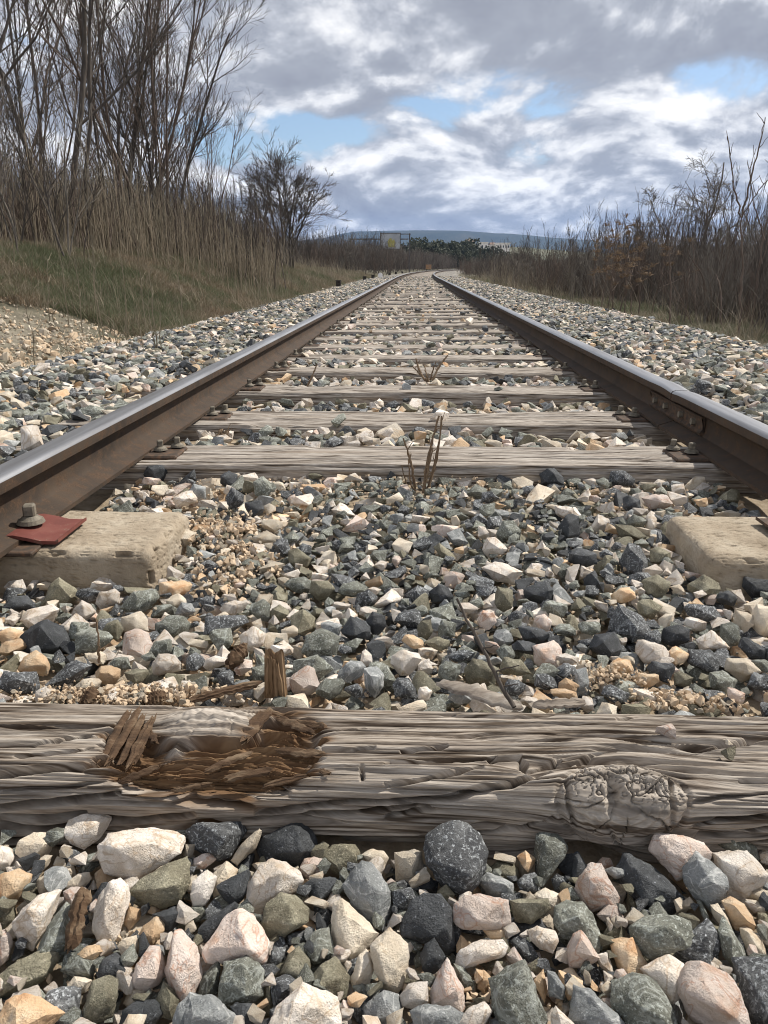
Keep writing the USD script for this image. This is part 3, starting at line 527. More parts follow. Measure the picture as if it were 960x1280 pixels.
def on_timber(px, py, lift=0.0):
    x, s = top_px(px, py); p = np.array([np.interp(s, OS, OP[:, 0]), np.interp(s, OS, OP[:, 1])]); n = np.array([np.interp(s, OS, ON[:, 0]), np.interp(s, OS, ON[:, 1])]); p = p + n * lift
    return np.array([x, p[0] + .010 * x, p[1]])
def shard(a, b, wid, th, seed, n=9):
    "a torn splinter from a to b: flat, jagged at the ends, ridged along"
    r = np.random.default_rng(seed); d = b - a; ln = np.linalg.norm(d); d /= ln; sd = np.cross(d, [0, -.5, .87]); sd /= np.linalg.norm(sd); nn = np.cross(sd, d); rows = []; prof = 18; n = max(n, 12); flute = r.uniform(.55, 1.25, prof); jag = r.normal(0, ln * .07, (2, prof))
    for i in range(n):
        t = i / (n - 1); w = wid * (1 - .45 * abs(2 * t - 1) ** 5) * r.uniform(.8, 1.12); c = a + d * ln * t + nn * th * .3 * math.sin(t * 3) + sd * r.normal(0, wid * .06)
        for k in range(prof):
            g = 2 * math.pi * k / prof; rows.append(c + sd * math.cos(g) * w / 2 * (.9 + .15 * flute[k]) * r.uniform(.95, 1.05) + nn * math.sin(g) * th / 2 * flute[k] * r.uniform(.85, 1.15) + d * (jag[0, k] * max(0, 1 - 4 * t) + jag[1, k] * max(0, 4 * t - 3)))
    v = np.array(rows); f = []
    for i in range(n - 1):
        for k in range(prof): p, q = i * prof + k, i * prof + (k + 1) % prof; f += [(p, q, q + prof), (p, q + prof, p + prof)]
    f += [(0, k + 1, k) for k in range(1, prof - 1)] + [((n - 1) * prof, (n - 1) * prof + k, (n - 1) * prof + k + 1) for k in range(1, prof - 1)]
    m = trimesh.Trimesh(v, np.array(f), process=False); m.fix_normals(); return m
SH = [("130,944", "162,896", .010, .004, .004), ("140,946", "176,894", .012, .005, .006), ("153,948", "181,900", .009, .004, .003), ("162,952", "194,904", .011, .005, .006), ("172,944", "188,918", .008, .004, .001), ("150,968", "198,954", .009, .004, -.006), ("258,956", "312,940", .009, .004, -.006),
      ("282,965", "338,960", .010, .004, -.005), ("306,922", "328,894", .016, .006, .001), ("318,912", "338,890", .012, .006, .003), ("350,893", "388,920", .011, .004, .002), ("360,897", "405,913", .010, .004, .002), ("350,934", "402,942", .010, .004, -.005), ("396,959", "413,967", .006, .003, .004), ("182,906", "197,930", .009, .004, .001), ("214,978", "262,972", .007, .004, -.005), ("330,975", "380,966", .007, .003, -.004)]
for i, (a, b, w, t, lift) in enumerate(SH):
    A, B = on_timber(*map(float, a.split(",")), lift * .35 - .006), on_timber(*map(float, b.split(",")), lift + .001)
    obj("splinter", shard(A, B, w, t, 300 + i), "rotten", ot, smooth=35)
# ---------------------------------------------------------------- ballast
# outlines of the stones in front of the old timber: kind, stack height, points (quarter pixels in four side-by-side tiles)
FRONT = [(0, """W2:322,95 355,35 430,25 520,50 560,78 540,120 490,165 410,192 345,150
W3:495,180 505,140 560,92 700,100 850,140 935,185 925,230 890,270 760,300 670,345 520,280
C1:80,195 110,140 180,125 235,150 270,200 240,240 190,262 110,230
G2:210,165 240,110 290,100 335,125 320,165 260,188
W1:-30,215 -10,180 45,205 65,225 60,270 40,300 -10,320 -40,280
T0:-20,180 0,166 40,180 45,203 -10,215
T1:-30,330 40,315 110,320 155,370 150,415 90,450 30,475 -20,455
W2:72,530 130,480 210,440 300,445 325,460 300,520 240,600 150,690 90,640
C0:190,330 260,310 370,320 375,370 320,400 200,420
C1:335,355 400,330 450,340 455,375 410,410 330,385
T0:480,310 520,295 595,300 600,370 560,420 500,430 480,370
P1:325,400 370,390 435,420 400,470 360,510 325,450
W2:450,580 470,520 510,430 560,375 620,380 655,420 650,490 610,580 560,680 480,640
G2:150,720 220,630 290,550 350,510 365,530 345,640 330,720 300,785 220,760
O2:650,380 720,330 850,290 950,280 960,320 935,420 880,490 800,500 710,450
T1:618,555 655,495 715,520 690,565 640,600
K1:765,515 880,505 915,530 890,590 840,615 790,570
T1:697,610 720,580 790,555 830,590 820,630 760,680 705,705
C1:595,680 620,650 690,655 697,700 660,770 610,740
P2:640,840 690,770 760,700 810,720 825,790 820,850 780,890 720,908 650,870
P2:825,790 860,700 890,620 930,620 1000,720 1010,850 950,940 890,965 850,900
O1:-20,800 60,760 200,750 290,790 300,820 230,880 130,905 -20,890
G1:310,780 340,715 410,720 500,790 490,830 450,870 400,850
T2:390,710 440,688 500,705 510,740 450,770 400,745
K1:485,800 520,745 590,740 645,800 630,850 580,880 500,860
C1:315,885 380,840 430,860 460,890 420,935 350,925
O2:380,1050 420,960 480,870 560,870 603,900 595,970 550,1065 450,1068
D1:215,960 260,900 330,905 415,940 400,1000 370,1080 300,1085 240,1010
T2:-20,1030 60,930 140,930 200,970 280,1050 310,1100 150,1160 -20,1140
K1:580,1070 620,990 700,960 780,990 820,1060 750,1110 600,1110
O1:765,975 830,870 880,930 895,975 850,1060 790,1020
C0:615,950 650,880 700,905 770,910 740,970 640,985
S2:860,1050 900,970 960,930 1020,960 1040,1060 960,1130 870,1110
P1:-20,640 20,615 60,640 65,690 30,760 -20,780
O0:-20,500 40,475 85,490 75,560 60,600 -20,610
D0:300,230 340,200 390,225 385,270 330,285 300,260
C0:140,330 180,260 230,245 265,260 240,300 180,340
G0:385,310 430,230 490,235 510,290 450,320
G0:75,290 110,262 160,270 160,310 110,320
G1:845,130 880,108 950,115 960,160 900,170
O0:665,460 700,440 760,470 770,520 720,510
G0:905,540 940,500 970,510 980,570 920,590"""),
(240, """D2:-20,90 40,65 100,90 160,85 250,95 283,140 230,190 180,250 120,260 60,210 0,180
C2:190,245 230,190 300,140 345,110 360,130 320,210 220,280
K1:318,190 350,135 430,130 490,85 560,85 610,140 645,230 600,250 530,310 430,270 350,270
O1:655,235 700,185 770,190 820,190 845,230 830,300 760,345 690,310
C1:845,235 890,208 960,218 985,250 960,305 880,275
P1:-10,255 60,232 110,232 120,270 60,305 0,295
W2:-10,420 10,360 85,320 128,360 105,430 60,480 0,475
C0:108,320 180,270 240,325 220,370 150,380 125,470 105,430 110,360
K2:118,380 200,350 290,325 300,345 270,440 200,498 150,440
W2:275,370 300,330 350,280 410,255 480,285 545,340 560,380 530,430 440,430 330,510 280,500 260,490
P1:533,300 560,255 610,248 665,265 680,295 650,350 580,352
K1:555,385 600,355 690,355 750,375 730,420 640,475 580,440
S2:750,390 790,330 850,280 900,285 960,350 1000,420 990,540 950,605 880,560 800,480
O2:340,560 370,470 450,430 520,450 590,520 585,580 520,600 430,640 370,660
D0:595,560 620,475 690,500 710,540 690,610 590,615
C1:693,570 705,480 750,465 800,520 880,570 945,630 870,690 800,780 740,760 705,690
K2:25,580 90,540 220,495 240,515 150,590 60,655 25,640
P3:50,680 120,610 190,540 250,515 310,560 360,640 392,730 350,785 200,755 60,735
D0:365,790 390,700 380,660 450,635 485,700 460,770 400,830
D0:470,630 520,615 615,618 560,680 480,675
G1:555,690 620,620 690,605 720,740 650,770 600,780
O1:430,820 480,740 540,705 590,770 590,860 500,870
G2:122,960 140,860 170,770 280,755 340,800 365,840 350,950 270,985
G1:20,920 50,830 140,780 145,820 120,930 60,940
O1:590,850 640,790 720,750 790,850 770,940 680,950 600,910
D1:390,900 410,850 480,835 560,890 520,930 410,970
W3:385,1060 420,980 490,950 560,895 640,930 740,970 745,1100 560,1140 400,1120
S2:-60,1000 0,935 110,950 170,1000 240,1080 160,1150 -40,1150
K1:190,985 230,968 300,990 350,1060 330,1110 240,1090
C1:790,850 830,740 870,715 908,750 900,830 880,885 800,890
C2:890,700 930,650 990,610 1080,690 1085,800 1050,880 1020,920 960,890 905,820
G0:-10,490 60,490 82,525 40,565 -10,570
C0:215,285 265,280 270,320 230,325
D0:272,280 310,268 340,290 310,320 275,315
S1:850,990 900,950 960,925 1040,940 1055,1040 1010,1100 880,1090
G0:800,890 850,870 900,900 880,940 820,940
O0:350,1000 360,860 400,860 395,930 410,1000 380,1030"""),
(480, """D3:190,220 210,160 260,105 340,78 410,85 480,140 525,210 520,290 480,370 420,430 360,440 280,370 210,290
G2:740,240 750,150 790,130 860,128 912,180 900,240 850,310 800,400 760,330
C1:50,230 150,212 185,225 205,310 150,370 60,360
O0:515,320 560,275 620,260 670,290 680,345 640,375 560,340
S1:465,380 510,335 580,345 650,365 655,430 610,460 520,440
C0:668,240 690,225 705,270 735,290 735,340 690,345 675,300
D1:660,380 700,340 750,320 780,360 780,410 730,445 680,410
D0:830,370 860,335 910,350 955,390 930,430 860,420
K0:870,310 910,235 960,225 1000,280 990,350 920,340
K2:80,600 130,480 200,435 280,440 340,500 345,600 360,670 330,715 250,660 150,660 90,640
D0:50,380 100,360 145,390 130,450 80,430
K0:145,370 200,330 270,370 265,420 160,435
O1:265,420 310,385 358,430 330,475 280,455
P3:342,500 400,455 470,440 620,450 640,560 600,590 480,600 400,612 345,580
O2:622,480 700,465 820,435 838,490 790,530 740,575 660,575
C1:740,450 800,405 870,420 893,460 860,510 830,540 790,470
C0:770,570 820,520 850,550 850,610 790,610
W2:712,630 760,600 850,610 877,650 850,710 780,710 730,670
G2:845,520 900,480 980,475 1040,520 1090,620 1080,690 1000,690 890,660 850,600
T1:490,620 540,595 600,595 640,630 600,660 530,655
T1:360,690 380,640 436,680 420,710 365,722
W2:352,750 380,715 480,670 590,650 622,680 600,730 500,760 400,810 355,790
K2:175,740 200,690 250,658 310,740 280,800 220,840 185,800
P2:228,920 260,840 310,765 345,820 400,890 408,970 390,1010 300,985 240,980
W2:75,940 120,885 220,872 222,960 170,1000 90,990
G3:510,890 600,820 690,775 740,860 790,950 835,1020 800,1080 700,1120 600,1100 530,970
D1:625,680 680,645 740,680 780,730 730,765 650,730
S2:125,1030 200,995 330,995 420,1030 360,1110 160,1120
W2:370,1080 420,1010 500,975 540,1010 510,1070 450,1130 380,1130
G1:340,790 400,810 460,870 430,950 400,880 350,830
P1:605,740 650,700 710,770 680,790 620,770
O1:710,800 770,745 800,790 760,830 715,830
T1:745,870 790,810 820,900 810,960 760,900
S2:808,830 850,830 912,890 900,940 830,945
T2:905,950 925,890 955,940 950,980 915,995
G0:85,650 150,650 195,690 160,725 110,700
W2:830,1060 850,1010 920,1050 990,1100 900,1150 840,1120
P1:780,740 830,705 840,760 800,800
K0:840,760 880,680 925,700 910,760 860,790
P2:905,740 940,650 975,620 1040,680 1090,730 1010,790 940,810
T1:458,850 490,815 545,850 510,930 470,900
O0:470,790 560,750 610,765 600,820 530,830
S1:525,1075 580,1045 650,1070 640,1130 540,1130
P0:895,450 940,415 990,420 1000,470 910,480
C1:640,440 670,405 712,415 715,465 650,465"""),
(720, """P2:0,400 30,330 60,285 115,280 150,330 200,390 225,430 210,480 150,490 75,523 30,480 0,470
K1:180,370 220,270 330,285 430,320 500,380 550,420 490,490 380,510 240,450
S2:140,325 175,297 240,295 250,325 200,355
P3:372,220 385,170 480,150 620,142 665,180 665,240 600,300 520,360 440,310 375,260
G2:660,170 710,115 770,100 830,140 890,160 912,210 900,245 740,235 670,230
S3:535,340 560,290 580,240 660,260 740,310 755,360 730,450 690,500 600,460 550,400
W2:670,270 740,240 830,210 880,240 950,290 940,330 890,400 850,465 760,470 740,380
T0:212,480 235,460 285,490 275,525 235,525
P1:105,550 150,490 200,485 240,530 200,570 140,575
C1:215,590 240,530 273,540 270,605
O0:132,650 170,575 210,565 240,600 235,670 140,725
D0:272,520 350,515 430,505 425,530 330,600 275,600
G3:267,650 300,600 400,540 480,515 550,535 580,590 570,650 480,710 390,765 300,740
D1:490,740 560,680 590,600 630,545 680,580 715,650 712,800 600,830 520,780
C1:495,500 560,440 590,460 580,490 520,520
T1:535,525 580,487 615,530 570,565
G1:590,475 620,475 680,560 690,600 640,560
C2:668,510 700,490 760,540 795,610 740,590 690,560
T2:722,500 760,460 830,470 900,555 890,595 810,610 780,560
C1:840,475 900,465 955,480 940,515 880,530
C1:855,440 900,410 970,400 985,450 960,470 870,465
T0:890,400 920,350 975,330 985,400
G2:705,640 720,565 770,610 830,680 860,740 810,780 750,750
C1:808,630 840,610 920,640 955,700 930,745 870,740
O1:900,540 940,525 980,560 970,620 920,590
T1:160,700 230,680 270,650 300,740 380,780 350,830 260,855 220,820
W2:323,850 380,790 450,740 520,760 580,830 540,880 500,960 430,920
P3:500,930 530,850 600,815 740,815 800,870 850,980 900,1060 800,1110 600,1080 520,1000
D2:765,810 860,770 930,740 1000,760 1020,1060 920,1080 850,970 800,860
G2:170,940 260,870 330,860 410,900 480,980 560,1100 350,1160 180,1050
S2:-30,930 60,925 110,960 230,1030 250,1060 200,1120 -30,1110
W1:95,750 150,725 190,800 205,835 120,800
C1:15,800 40,780 60,810 30,830
P1:80,910 160,900 185,935 140,965
K1:150,830 200,820 225,860 190,895 150,870
C1:105,895 125,845 170,865 160,900
C1:0,900 30,860 45,910 20,925
W1:910,240 940,205 985,215 985,280 930,280
K1:-20,240 0,225 55,290 45,350 10,400 -20,390
C1:105,285 140,265 165,290 150,310
D1:940,640 970,610 1000,640 990,700""")]
# stones between the old timber and the first sound sleeper: kind cx,cy,w,h,tilt  (tile origin, zoom)
MID = [((0, 720, 4), """K225,310,250,180,-10 G460,325,200,140,-15 O300,100,180,180,0 W190,210,210,110,-10 W515,42,125,75,5 W545,110,125,110,-20 W415,180,120,110,-30 D440,95,130,75,10 G700,130,240,140,-15 C675,235,150,110,0
P690,355,150,185,10 G810,365,160,110,-15 W835,440,170,110,5 D95,535,190,130,15 D345,490,250,100,-15 T180,440,150,120,20 T60,300,140,90,-5 T60,360,160,80,-5 C490,410,90,70,0 O690,495,130,85,5 W235,605,110,110,0 W575,605,115,100,0 C440,550,130,90,0 T540,490,130,100,25
G390,280,110,110,0 O570,270,100,110,0 G855,255,200,120,0 G600,440,110,80,0 K100,145,150,90,0 W75,50,120,80,0 T880,60,180,90,0 C880,130,110,80,0 S920,170,110,90,0"""),
((240, 720, 4), """D150,240,270,110,-5 W305,320,140,130,-15 W205,165,140,80,0 G140,320,130,140,0 P560,530,170,160,0 G640,350,240,180,0 G600,470,190,150,0 S800,470,150,110,-25 G690,560,150,120,-30 K830,270,160,140,15 K920,240,120,120,0 S700,260,120,90,0
O645,70,130,110,0 G800,70,170,80,-8 D870,110,120,100,0 O440,185,110,80,0 O560,240,130,140,-30 G340,170,110,120,0 W450,370,140,60,0 W870,415,60,90,0 D170,515,95,90,0 W110,430,120,80,-20 P260,455,100,80,0 G340,490,90,90,0 D810,570,110,80,0 S910,530,110,150,0 G540,40,150,80,0"""),
((480, 720, 4), """W100,435,165,140,5 O490,485,200,150,0 P820,400,160,165,-15 K740,300,170,95,8 K710,360,140,70,10 D130,215,150,110,10 K290,95,140,100,0 O600,125,125,150,0 P510,225,105,110,0 P800,240,95,95,0 G850,170,160,90,0 G910,270,120,75,0 K770,85,150,120,0 O270,340,140,80,10
D385,400,150,60,-8 G325,480,125,110,0 D95,560,120,120,0 O660,460,160,90,10 G605,385,120,80,0 S600,310,110,90,0 D655,560,110,100,0 T905,590,140,60,10 W730,630,110,60,0 S375,610,130,70,0 W200,590,80,80,0 W210,455,90,90,0 T150,330,120,70,20 O205,265,80,110,0 G310,270,110,100,0 W920,420,130,60,0 D910,480,110,80,0 T920,555,100,80,0 D810,530,120,80,0"""),
((720, 720, 4), """W390,385,190,120,5 W685,330,165,115,5 D645,425,175,125,0 K420,475,145,110,5 D270,250,240,170,25 K155,350,160,150,35 C825,470,170,130,0 C840,230,110,110,0 C920,220,140,200,0 W345,600,145,65,0 O530,520,120,90,0 T350,520,140,80,0 P790,600,130,85,25 D195,590,150,90,0
S30,530,90,150,0 O640,60,170,120,10 O400,60,140,130,0 T235,100,140,80,-20 O365,165,130,100,0 C460,180,80,90,0 D650,185,210,80,5 W590,240,110,70,0 K500,300,150,110,0 T510,395,110,110,40 G740,530,150,110,0 D905,530,120,100,0 K880,365,140,110,0 G770,300,110,130,0 T230,450,120,90,0 G70,260,140,80,0 K755,110,100,80,0 K900,60,150,120,0"""),
((600, 570, 4), """D765,530,150,200,0 W110,580,200,110,10 W70,455,120,110,-20 K450,360,110,140,0 W420,280,100,80,0 G150,380,130,120,0 K520,510,150,100,0 O750,385,160,80,8 K360,110,140,90,0 D705,110,130,100,0 P880,230,150,80,0 W855,335,60,110,0 K760,240,110,90,0 G780,330,110,80,0 O900,500,120,100,0"""),
((180, 570, 4.571), """G680,180,120,140,0 K490,140,130,120,0 K625,310,120,110,0 D520,245,110,130,0 W230,245,150,90,0 S310,210,130,100,10 K70,100,130,120,0 C735,395,140,80,0 C690,480,140,100,0 C240,470,130,100,0 D790,520,110,110,0 O890,590,150,120,0""")]

def refine(m, size, seed, cell, amp=.05):
    mf = manifold3d.Manifold(manifold3d.Mesh(np.asarray(m.vertices, np.float32), np.asarray(m.faces, np.uint32))).refine_to_length(size * cell).to_mesh()
    m = trimesh.Trimesh(mf.vert_properties[:, :3].astype(float), mf.tri_verts, process=True); trimesh.smoothing.filter_laplacian(m, lamb=.16, iterations=1)
    v, n = np.array(m.vertices), np.array(m.vertex_normals); o = seed * 3.71 % 97
    d = amp * size * (fbm(v / size * 2.6 + o, 3, seed) - .5) * 2.5 + amp * 1.3 * size * (fbm(v / size * 8.0 + o, 3, seed + 1) - .5) + amp * .5 * size * (noise(v / size * 21.0 + o, seed + 3) - .5) + amp * .9 * size * (np.floor(noise(v / size * 2.2 + o, seed + 2) * 6) / 6 - .5)
    m.vertices = v + n * d[:, None]; return m
def hull(p):
    h = ConvexHull(p); m = trimesh.Trimesh(p, h.simplices, process=True); m.remove_unreferenced_vertices(); m.fix_normals(); return m
def stone_cloud(poly, T, r):
    "points of an angular stone: outline poly (local right / up), thickness T towards the viewer"
    c = poly.mean(0); q = poly - c; n = len(poly); P = [np.c_[q, r.uniform(-.16, .16, n) * T]]
    k = r.integers(3, 5); a = r.uniform(0, 6.3) + np.arange(k) * 2 * np.pi / k + r.normal(0, .25, k)
    idx = ((np.arange(k) * n / k + r.integers(0, n)) % n).astype(int)
    P.append(np.c_[q[idx] * r.uniform(.25, .72, (k, 1)), r.uniform(.34, .58, k) * T])
    idx = ((np.arange(k) * n / k + r.integers(0, n)) % n).astype(int)
    P.append(np.c_[q[idx] * r.uniform(.35, .75, (k, 1)), -r.uniform(.35, .6, k) * T]); return np.vstack(P), c

LOOK = dict(W="white", P="pinkish white", C="beige", T="tan", G="grey-green", O="olive", D="dark speckled", K="black", S="blue-grey")
traced = []      # dict(kind, poly px (n, 2), layer)
for x0, rows in FRONT:
    for row in rows.split("\n"):
        head, rest_ = row.split(":"); p = np.array([[float(b) for b in a.split(",")] for a in rest_.split()]) / 4 + [x0, 1010]
        traced.append(dict(kind=head[0], layer=int(head[1]), poly=p, front=True))
rr = np.random.default_rng(5)
for (x0, y0, zoom), rows in MID:
    for w in rows.split():
        a = [float(b) for b in w[1:].split(",")]; n = int(rr.integers(6, 9)); t = np.arange(n) * 2 * np.pi / n + rr.uniform(0, 6.3) + rr.normal(0, .22, n)
        e = rr.uniform(.80, 1.14, n); c_, s_ = math.cos(math.radians(a[4])), math.sin(math.radians(a[4])); u, v = np.cos(t) * a[2] / 2 * e, np.sin(t) * a[3] / 2 * e
        # squarer than an ellipse, as broken stone is
        k = np.maximum(np.abs(np.cos(t)), np.abs(np.sin(t))) ** -.35; u, v = u * k, v * k
        traced.append(dict(kind=w[0], layer=2, poly=np.stack([a[0] + u * c_ - v * s_, a[1] + u * s_ + v * c_], -1) / zoom + [x0, y0], front=False))
for t in traced:
    q = t["poly"]; t["area"] = .5 * abs(np.dot(q[:, 0], np.roll(q[:, 1], 1)) - np.dot(q[:, 1], np.roll(q[:, 0], 1))); t["cpx"] = q.mean(0)
traced.sort(key=lambda t: -t["area"]); traced = traced[:300]
BLK = [(.03 - .535 - .66, .03 - .535), (.03 + .535, .03 + .535 + .66)]
def build_traced(t, i):
    r = np.random.default_rng(1000 + i); q = t["poly"]; c = (q.min(0) + q.max(0)) / 2
    z = -.075 + .008 * t["layer"] if t["front"] else -.047 + .006
    p = on_z(c[0], c[1], z); z = float(ballast_z(p[0], p[1])) + (-.020 + .008 * t["layer"] if t["front"] else .004); p = on_z(c[0], c[1], z)
    d = (p - EYE) @ fw; view = (EYE - p) / np.linalg.norm(EYE - p); ex = np.cross([0, 0, 1.0], view); ex /= np.linalg.norm(ex); ey = np.cross(view, ex)
    l = (q - c) / F * d * [1, -1]; w, h = np.ptp(l, axis=0); T = math.sqrt(w * h) * r.uniform(.72, .95)
    P, cc = stone_cloud(l, T, r); P[:, :2] += cc
    m = hull(P); size = math.sqrt(w * h); m = refine(m, size, i, .055 if t["area"] > 2200 else .10, .040)
    v = np.array(m.vertices); V = p + v[:, :1] * ex + v[:, 1:2] * ey + v[:, 2:] * view
    m.vertices = V; t["base"] = p; t["w"], t["h"], t["T"], t["mesh"] = w, h, T, m
    return m
for i, t in enumerate(traced): build_traced(t, i)

# ---- labels: every stone named by its look and by a landmark that one can find
LAND = [("largest white wedge", (178, 1062)), ("round speckled boulder", (569, 1075)), ("rotten brown hollow", (265, 960)), ("big timber knot", (783, 990)), ("upright rotten stake", (347, 840)), ("dry twig", (615, 800)),
        ("left concrete block", (120, 680)), ("right concrete block", (900, 670)), ("wood slat", (600, 868)), ("dry weed", (530, 580)), ("blue-grey faceted stone", (880, 1100)), ("largest black stone", (810, 1105)),
        ("pinkish triangular stone", (300, 1170)), ("rust-patched block", (602, 1142)), ("brown wood chip", (98, 1145)), ("oval grey-green stone", (826, 1168)), ("biggest pinkish slab", (893, 1245)), ("bottom-edge cream stone", (381, 1258)),
        ("speckled stone at left edge", (56, 797)), ("upright slate block", (791, 702)), ("white stone by stake", (380, 852)), ("tall grey-green standing stone", (643, 1240)), ("orange left-edge stone", (18, 1106))]
LAND = [("the " + a, b) for a, b in LAND]
def own(t): return min(range(len(LAND)), key=lambda k: math.dist(LAND[k][1], t["cpx"]))
taken = {}
for i, t in enumerate(traced):
    for k, (nm, at) in enumerate(LAND):
        if k in (0, 1, 10, 11, 12, 13, 15, 16, 17, 18, 19, 20, 21, 22) and inside(np.array([at[0]]), np.array([at[1]]), t["poly"])[0] and k not in taken: taken[k] = i
mine = {v: k for k, v in taken.items()}
def shape_word(t):
    q = t["poly"]; w, h = np.ptp(q, axis=0); return "long flat" if w > 1.75 * h else "tall" if h > 1.3 * w else "wedge-shaped" if len(q) <= 6 and w > 1.2 * h else "angular" if len(q) <= 7 else "rounded"
def size_word(a): return "large" if a > 3300 else "medium" if a > 1100 else "small"
def where(t, k, reach=1.0):
    dx, dy = t["cpx"] - np.array(LAND[k][1]); far = "far " if math.hypot(dx, dy) > 130 else ""
    if abs(dx) > 1.6 * abs(dy): w = "left of" if dx < 0 else "right of"
    elif abs(dy) > 1.6 * abs(dx): w = "behind" if dy < 0 else "in front of"
    else: w = ("behind and left of" if dy < 0 else "in front and left of") if dx < 0 else ("behind and right of" if dy < 0 else "in front and right of")
    return far + w
labels = {}
for i, t in enumerate(traced):
    nears = [k for k in sorted(range(len(LAND)), key=lambda k: math.dist(LAND[k][1], t["cpx"])) if k != mine.get(i)]
    t["opts"] = [f"{size_word(t['area'])} {shape_word(t)} {LOOK[t['kind']]} stone {where(t, k)} {LAND[k][0]}" for k in nears[:4]]
pick = [0] * len(traced)
for turn in range(3):
    seen = {}
    for i, t in enumerate(traced): seen.setdefault(t["opts"][pick[i]], []).append(i)
    for lab, ids in seen.items():
        for i in ids[1:]: pick[i] = min(pick[i] + 1, 3)
seen = {}
for i, t in enumerate(traced): seen.setdefault(t["opts"][pick[i]], []).append(i)
for lab, ids in seen.items():
    if len(ids) == 1: traced[ids[0]]["label"] = lab; continue
    for n_, i in enumerate(sorted(ids, key=lambda i: traced[i]["cpx"][0])):
        t = traced[i]; words = ["leftmost", "second from left", "third from left", "fourth from left", "fifth from left"] if len(ids) > 2 else ["left-hand", "right-hand"]
        t["label"] = (words[n_] + " " + " ".join(lab.split()))
for i, k in mine.items(): traced[i]["label"] = {0: "largest white wedge stone, lying against the old timber's front", 1: "round dark boulder with pale speckles, leaning on the old timber", 10: "blue-grey faceted stone leaning on a white block, in front of the big knot", 11: "largest black stone, in the dark gap below the big timber knot",
     12: "pinkish triangular stone with flat sloping top, left of bottom centre", 13: "pinkish white block with a rust-coloured patch, below the round speckled boulder", 15: "oval grey-green mottled stone lying on top, right of bottom centre", 16: "biggest pale pinkish slab stone, at the bottom right",
     17: "big cream stone cut by the picture's bottom edge, near its centre", 18: "large black speckled stone behind the old timber, near the left edge", 19: "upright dark slate block beside the right concrete block", 20: "pinkish white stone touching the right side of the rotten stake", 21: "big grey-green stone with pale veins standing at the bottom", 22: "orange-tan stone at the left edge, in front of the old timber"}[k]

# ---- drop packing on a height field
class Pile:
    def __init__(s, x0, x1, y0, y1, res, wrap=False):
        s.x0, s.y0, s.res, s.wrap = x0, y0, res, wrap; s.nx, s.ny = int(round((x1 - x0) / res)), int(round((y1 - y0) / res)); s.H = np.full((s.nx, s.ny), -1.0)
    def box(s, x, y, ax, ay):
        i = np.arange(int(math.floor((x - ax - s.x0) / s.res)), int(math.ceil((x + ax - s.x0) / s.res)) + 1); j = np.arange(int(math.floor((y - ay - s.y0) / s.res)), int(math.ceil((y + ay - s.y0) / s.res)) + 1)
        X, Y = s.x0 + (i + .5) * s.res, s.y0 + (j + .5) * s.res
        if s.wrap: i, j = i % s.nx, j % s.ny
        else:
            a, b = (i >= 0) & (i < s.nx), (j >= 0) & (j < s.ny); i, j, X, Y = i[a], j[b], X[a], Y[b]
        return i, j, X, Y
    def top(s, x, y): return s.H[min(max(int((x - s.x0) / s.res), 0), s.nx - 1), min(max(int((y - s.y0) / s.res), 0), s.ny - 1)]
    def drop(s, x, y, a, b, c, yaw, fixed=None):
        R_ = max(a, b); i, j, X, Y = s.box(x, y, R_, R_)
        if not len(i) or not len(j): return None
        dx, dy = (X - x)[:, None], (Y - y)[None, :]; cs, sn = math.cos(yaw), math.sin(yaw)
        q = ((dx * cs + dy * sn) / a) ** 2 + ((dy * cs - dx * sn) / b) ** 2; k = np.sqrt(np.clip(1 - q, 0, 1)); on = q < 1
        if not on.any(): return None
        h = s.H[np.ix_(i, j)]; z = fixed if fixed is not None else float(np.max(np.where(on, h + c * k, -9)[on])) - .18 * c
        return z, (i, j, np.where(on, z + .92 * c * k, -9))
    def add(s, cell):
        i, j, t = cell; g = np.ix_(i, j); s.H[g] = np.maximum(s.H[g], t)
def fill(pile, r, n, region, size, ceil_, ok, tries=5, sink=0.0):
    out = []
    for _ in range(n):
        a = size(r); b, c, yaw = a * r.uniform(.65, .95), a * r.uniform(.48, .75), r.uniform(0, 3.14); best = None
        for _ in range(tries):
            x, y = region(r)
            if not ok(x, y, a): continue
            got = pile.drop(x, y, a, b, c, yaw)
            if got and (best is None or got[0] < best[0]): best = (got[0], x, y, got[1])
        if best is None or best[0] + .4 * c > ceil_(best[1], best[2]): continue
        pile.add(best[3]); out.append((best[1], best[2], best[0], a, b, c, yaw))
    return out
KEYS = "WCTPGODKS"
def pick_kind(r, x, y, n=None):
    p = np.array([.235, .125, .055, .05, .20, .095, .125, .065, .05])
    if abs(x) > 1.0: p = p * [.74, .85, .75, .85, 1.15, 1.1, 1.25, 1.25, 1.3]
    if .86 < y < 2.15:
        mid = math.exp(-((x - .1) / .38) ** 2) * (1 if y > 1.0 else .4); p = p * (1 + mid * np.array([-.50, -.5, -.7, -.5, .6, .25, .6, .6, .9]))
        if x < -.22: p = p * [1.2, 1.5, 1.7, 1.1, .7, .9, .7, .8, .8]
        if x > .5 and y > 1.2: p = p * [1.4, 1.4, 1.2, 1.4, .8, .9, .8, .8, .7]
    return KEYS[int(r.choice(9, p=p / p.sum()))]

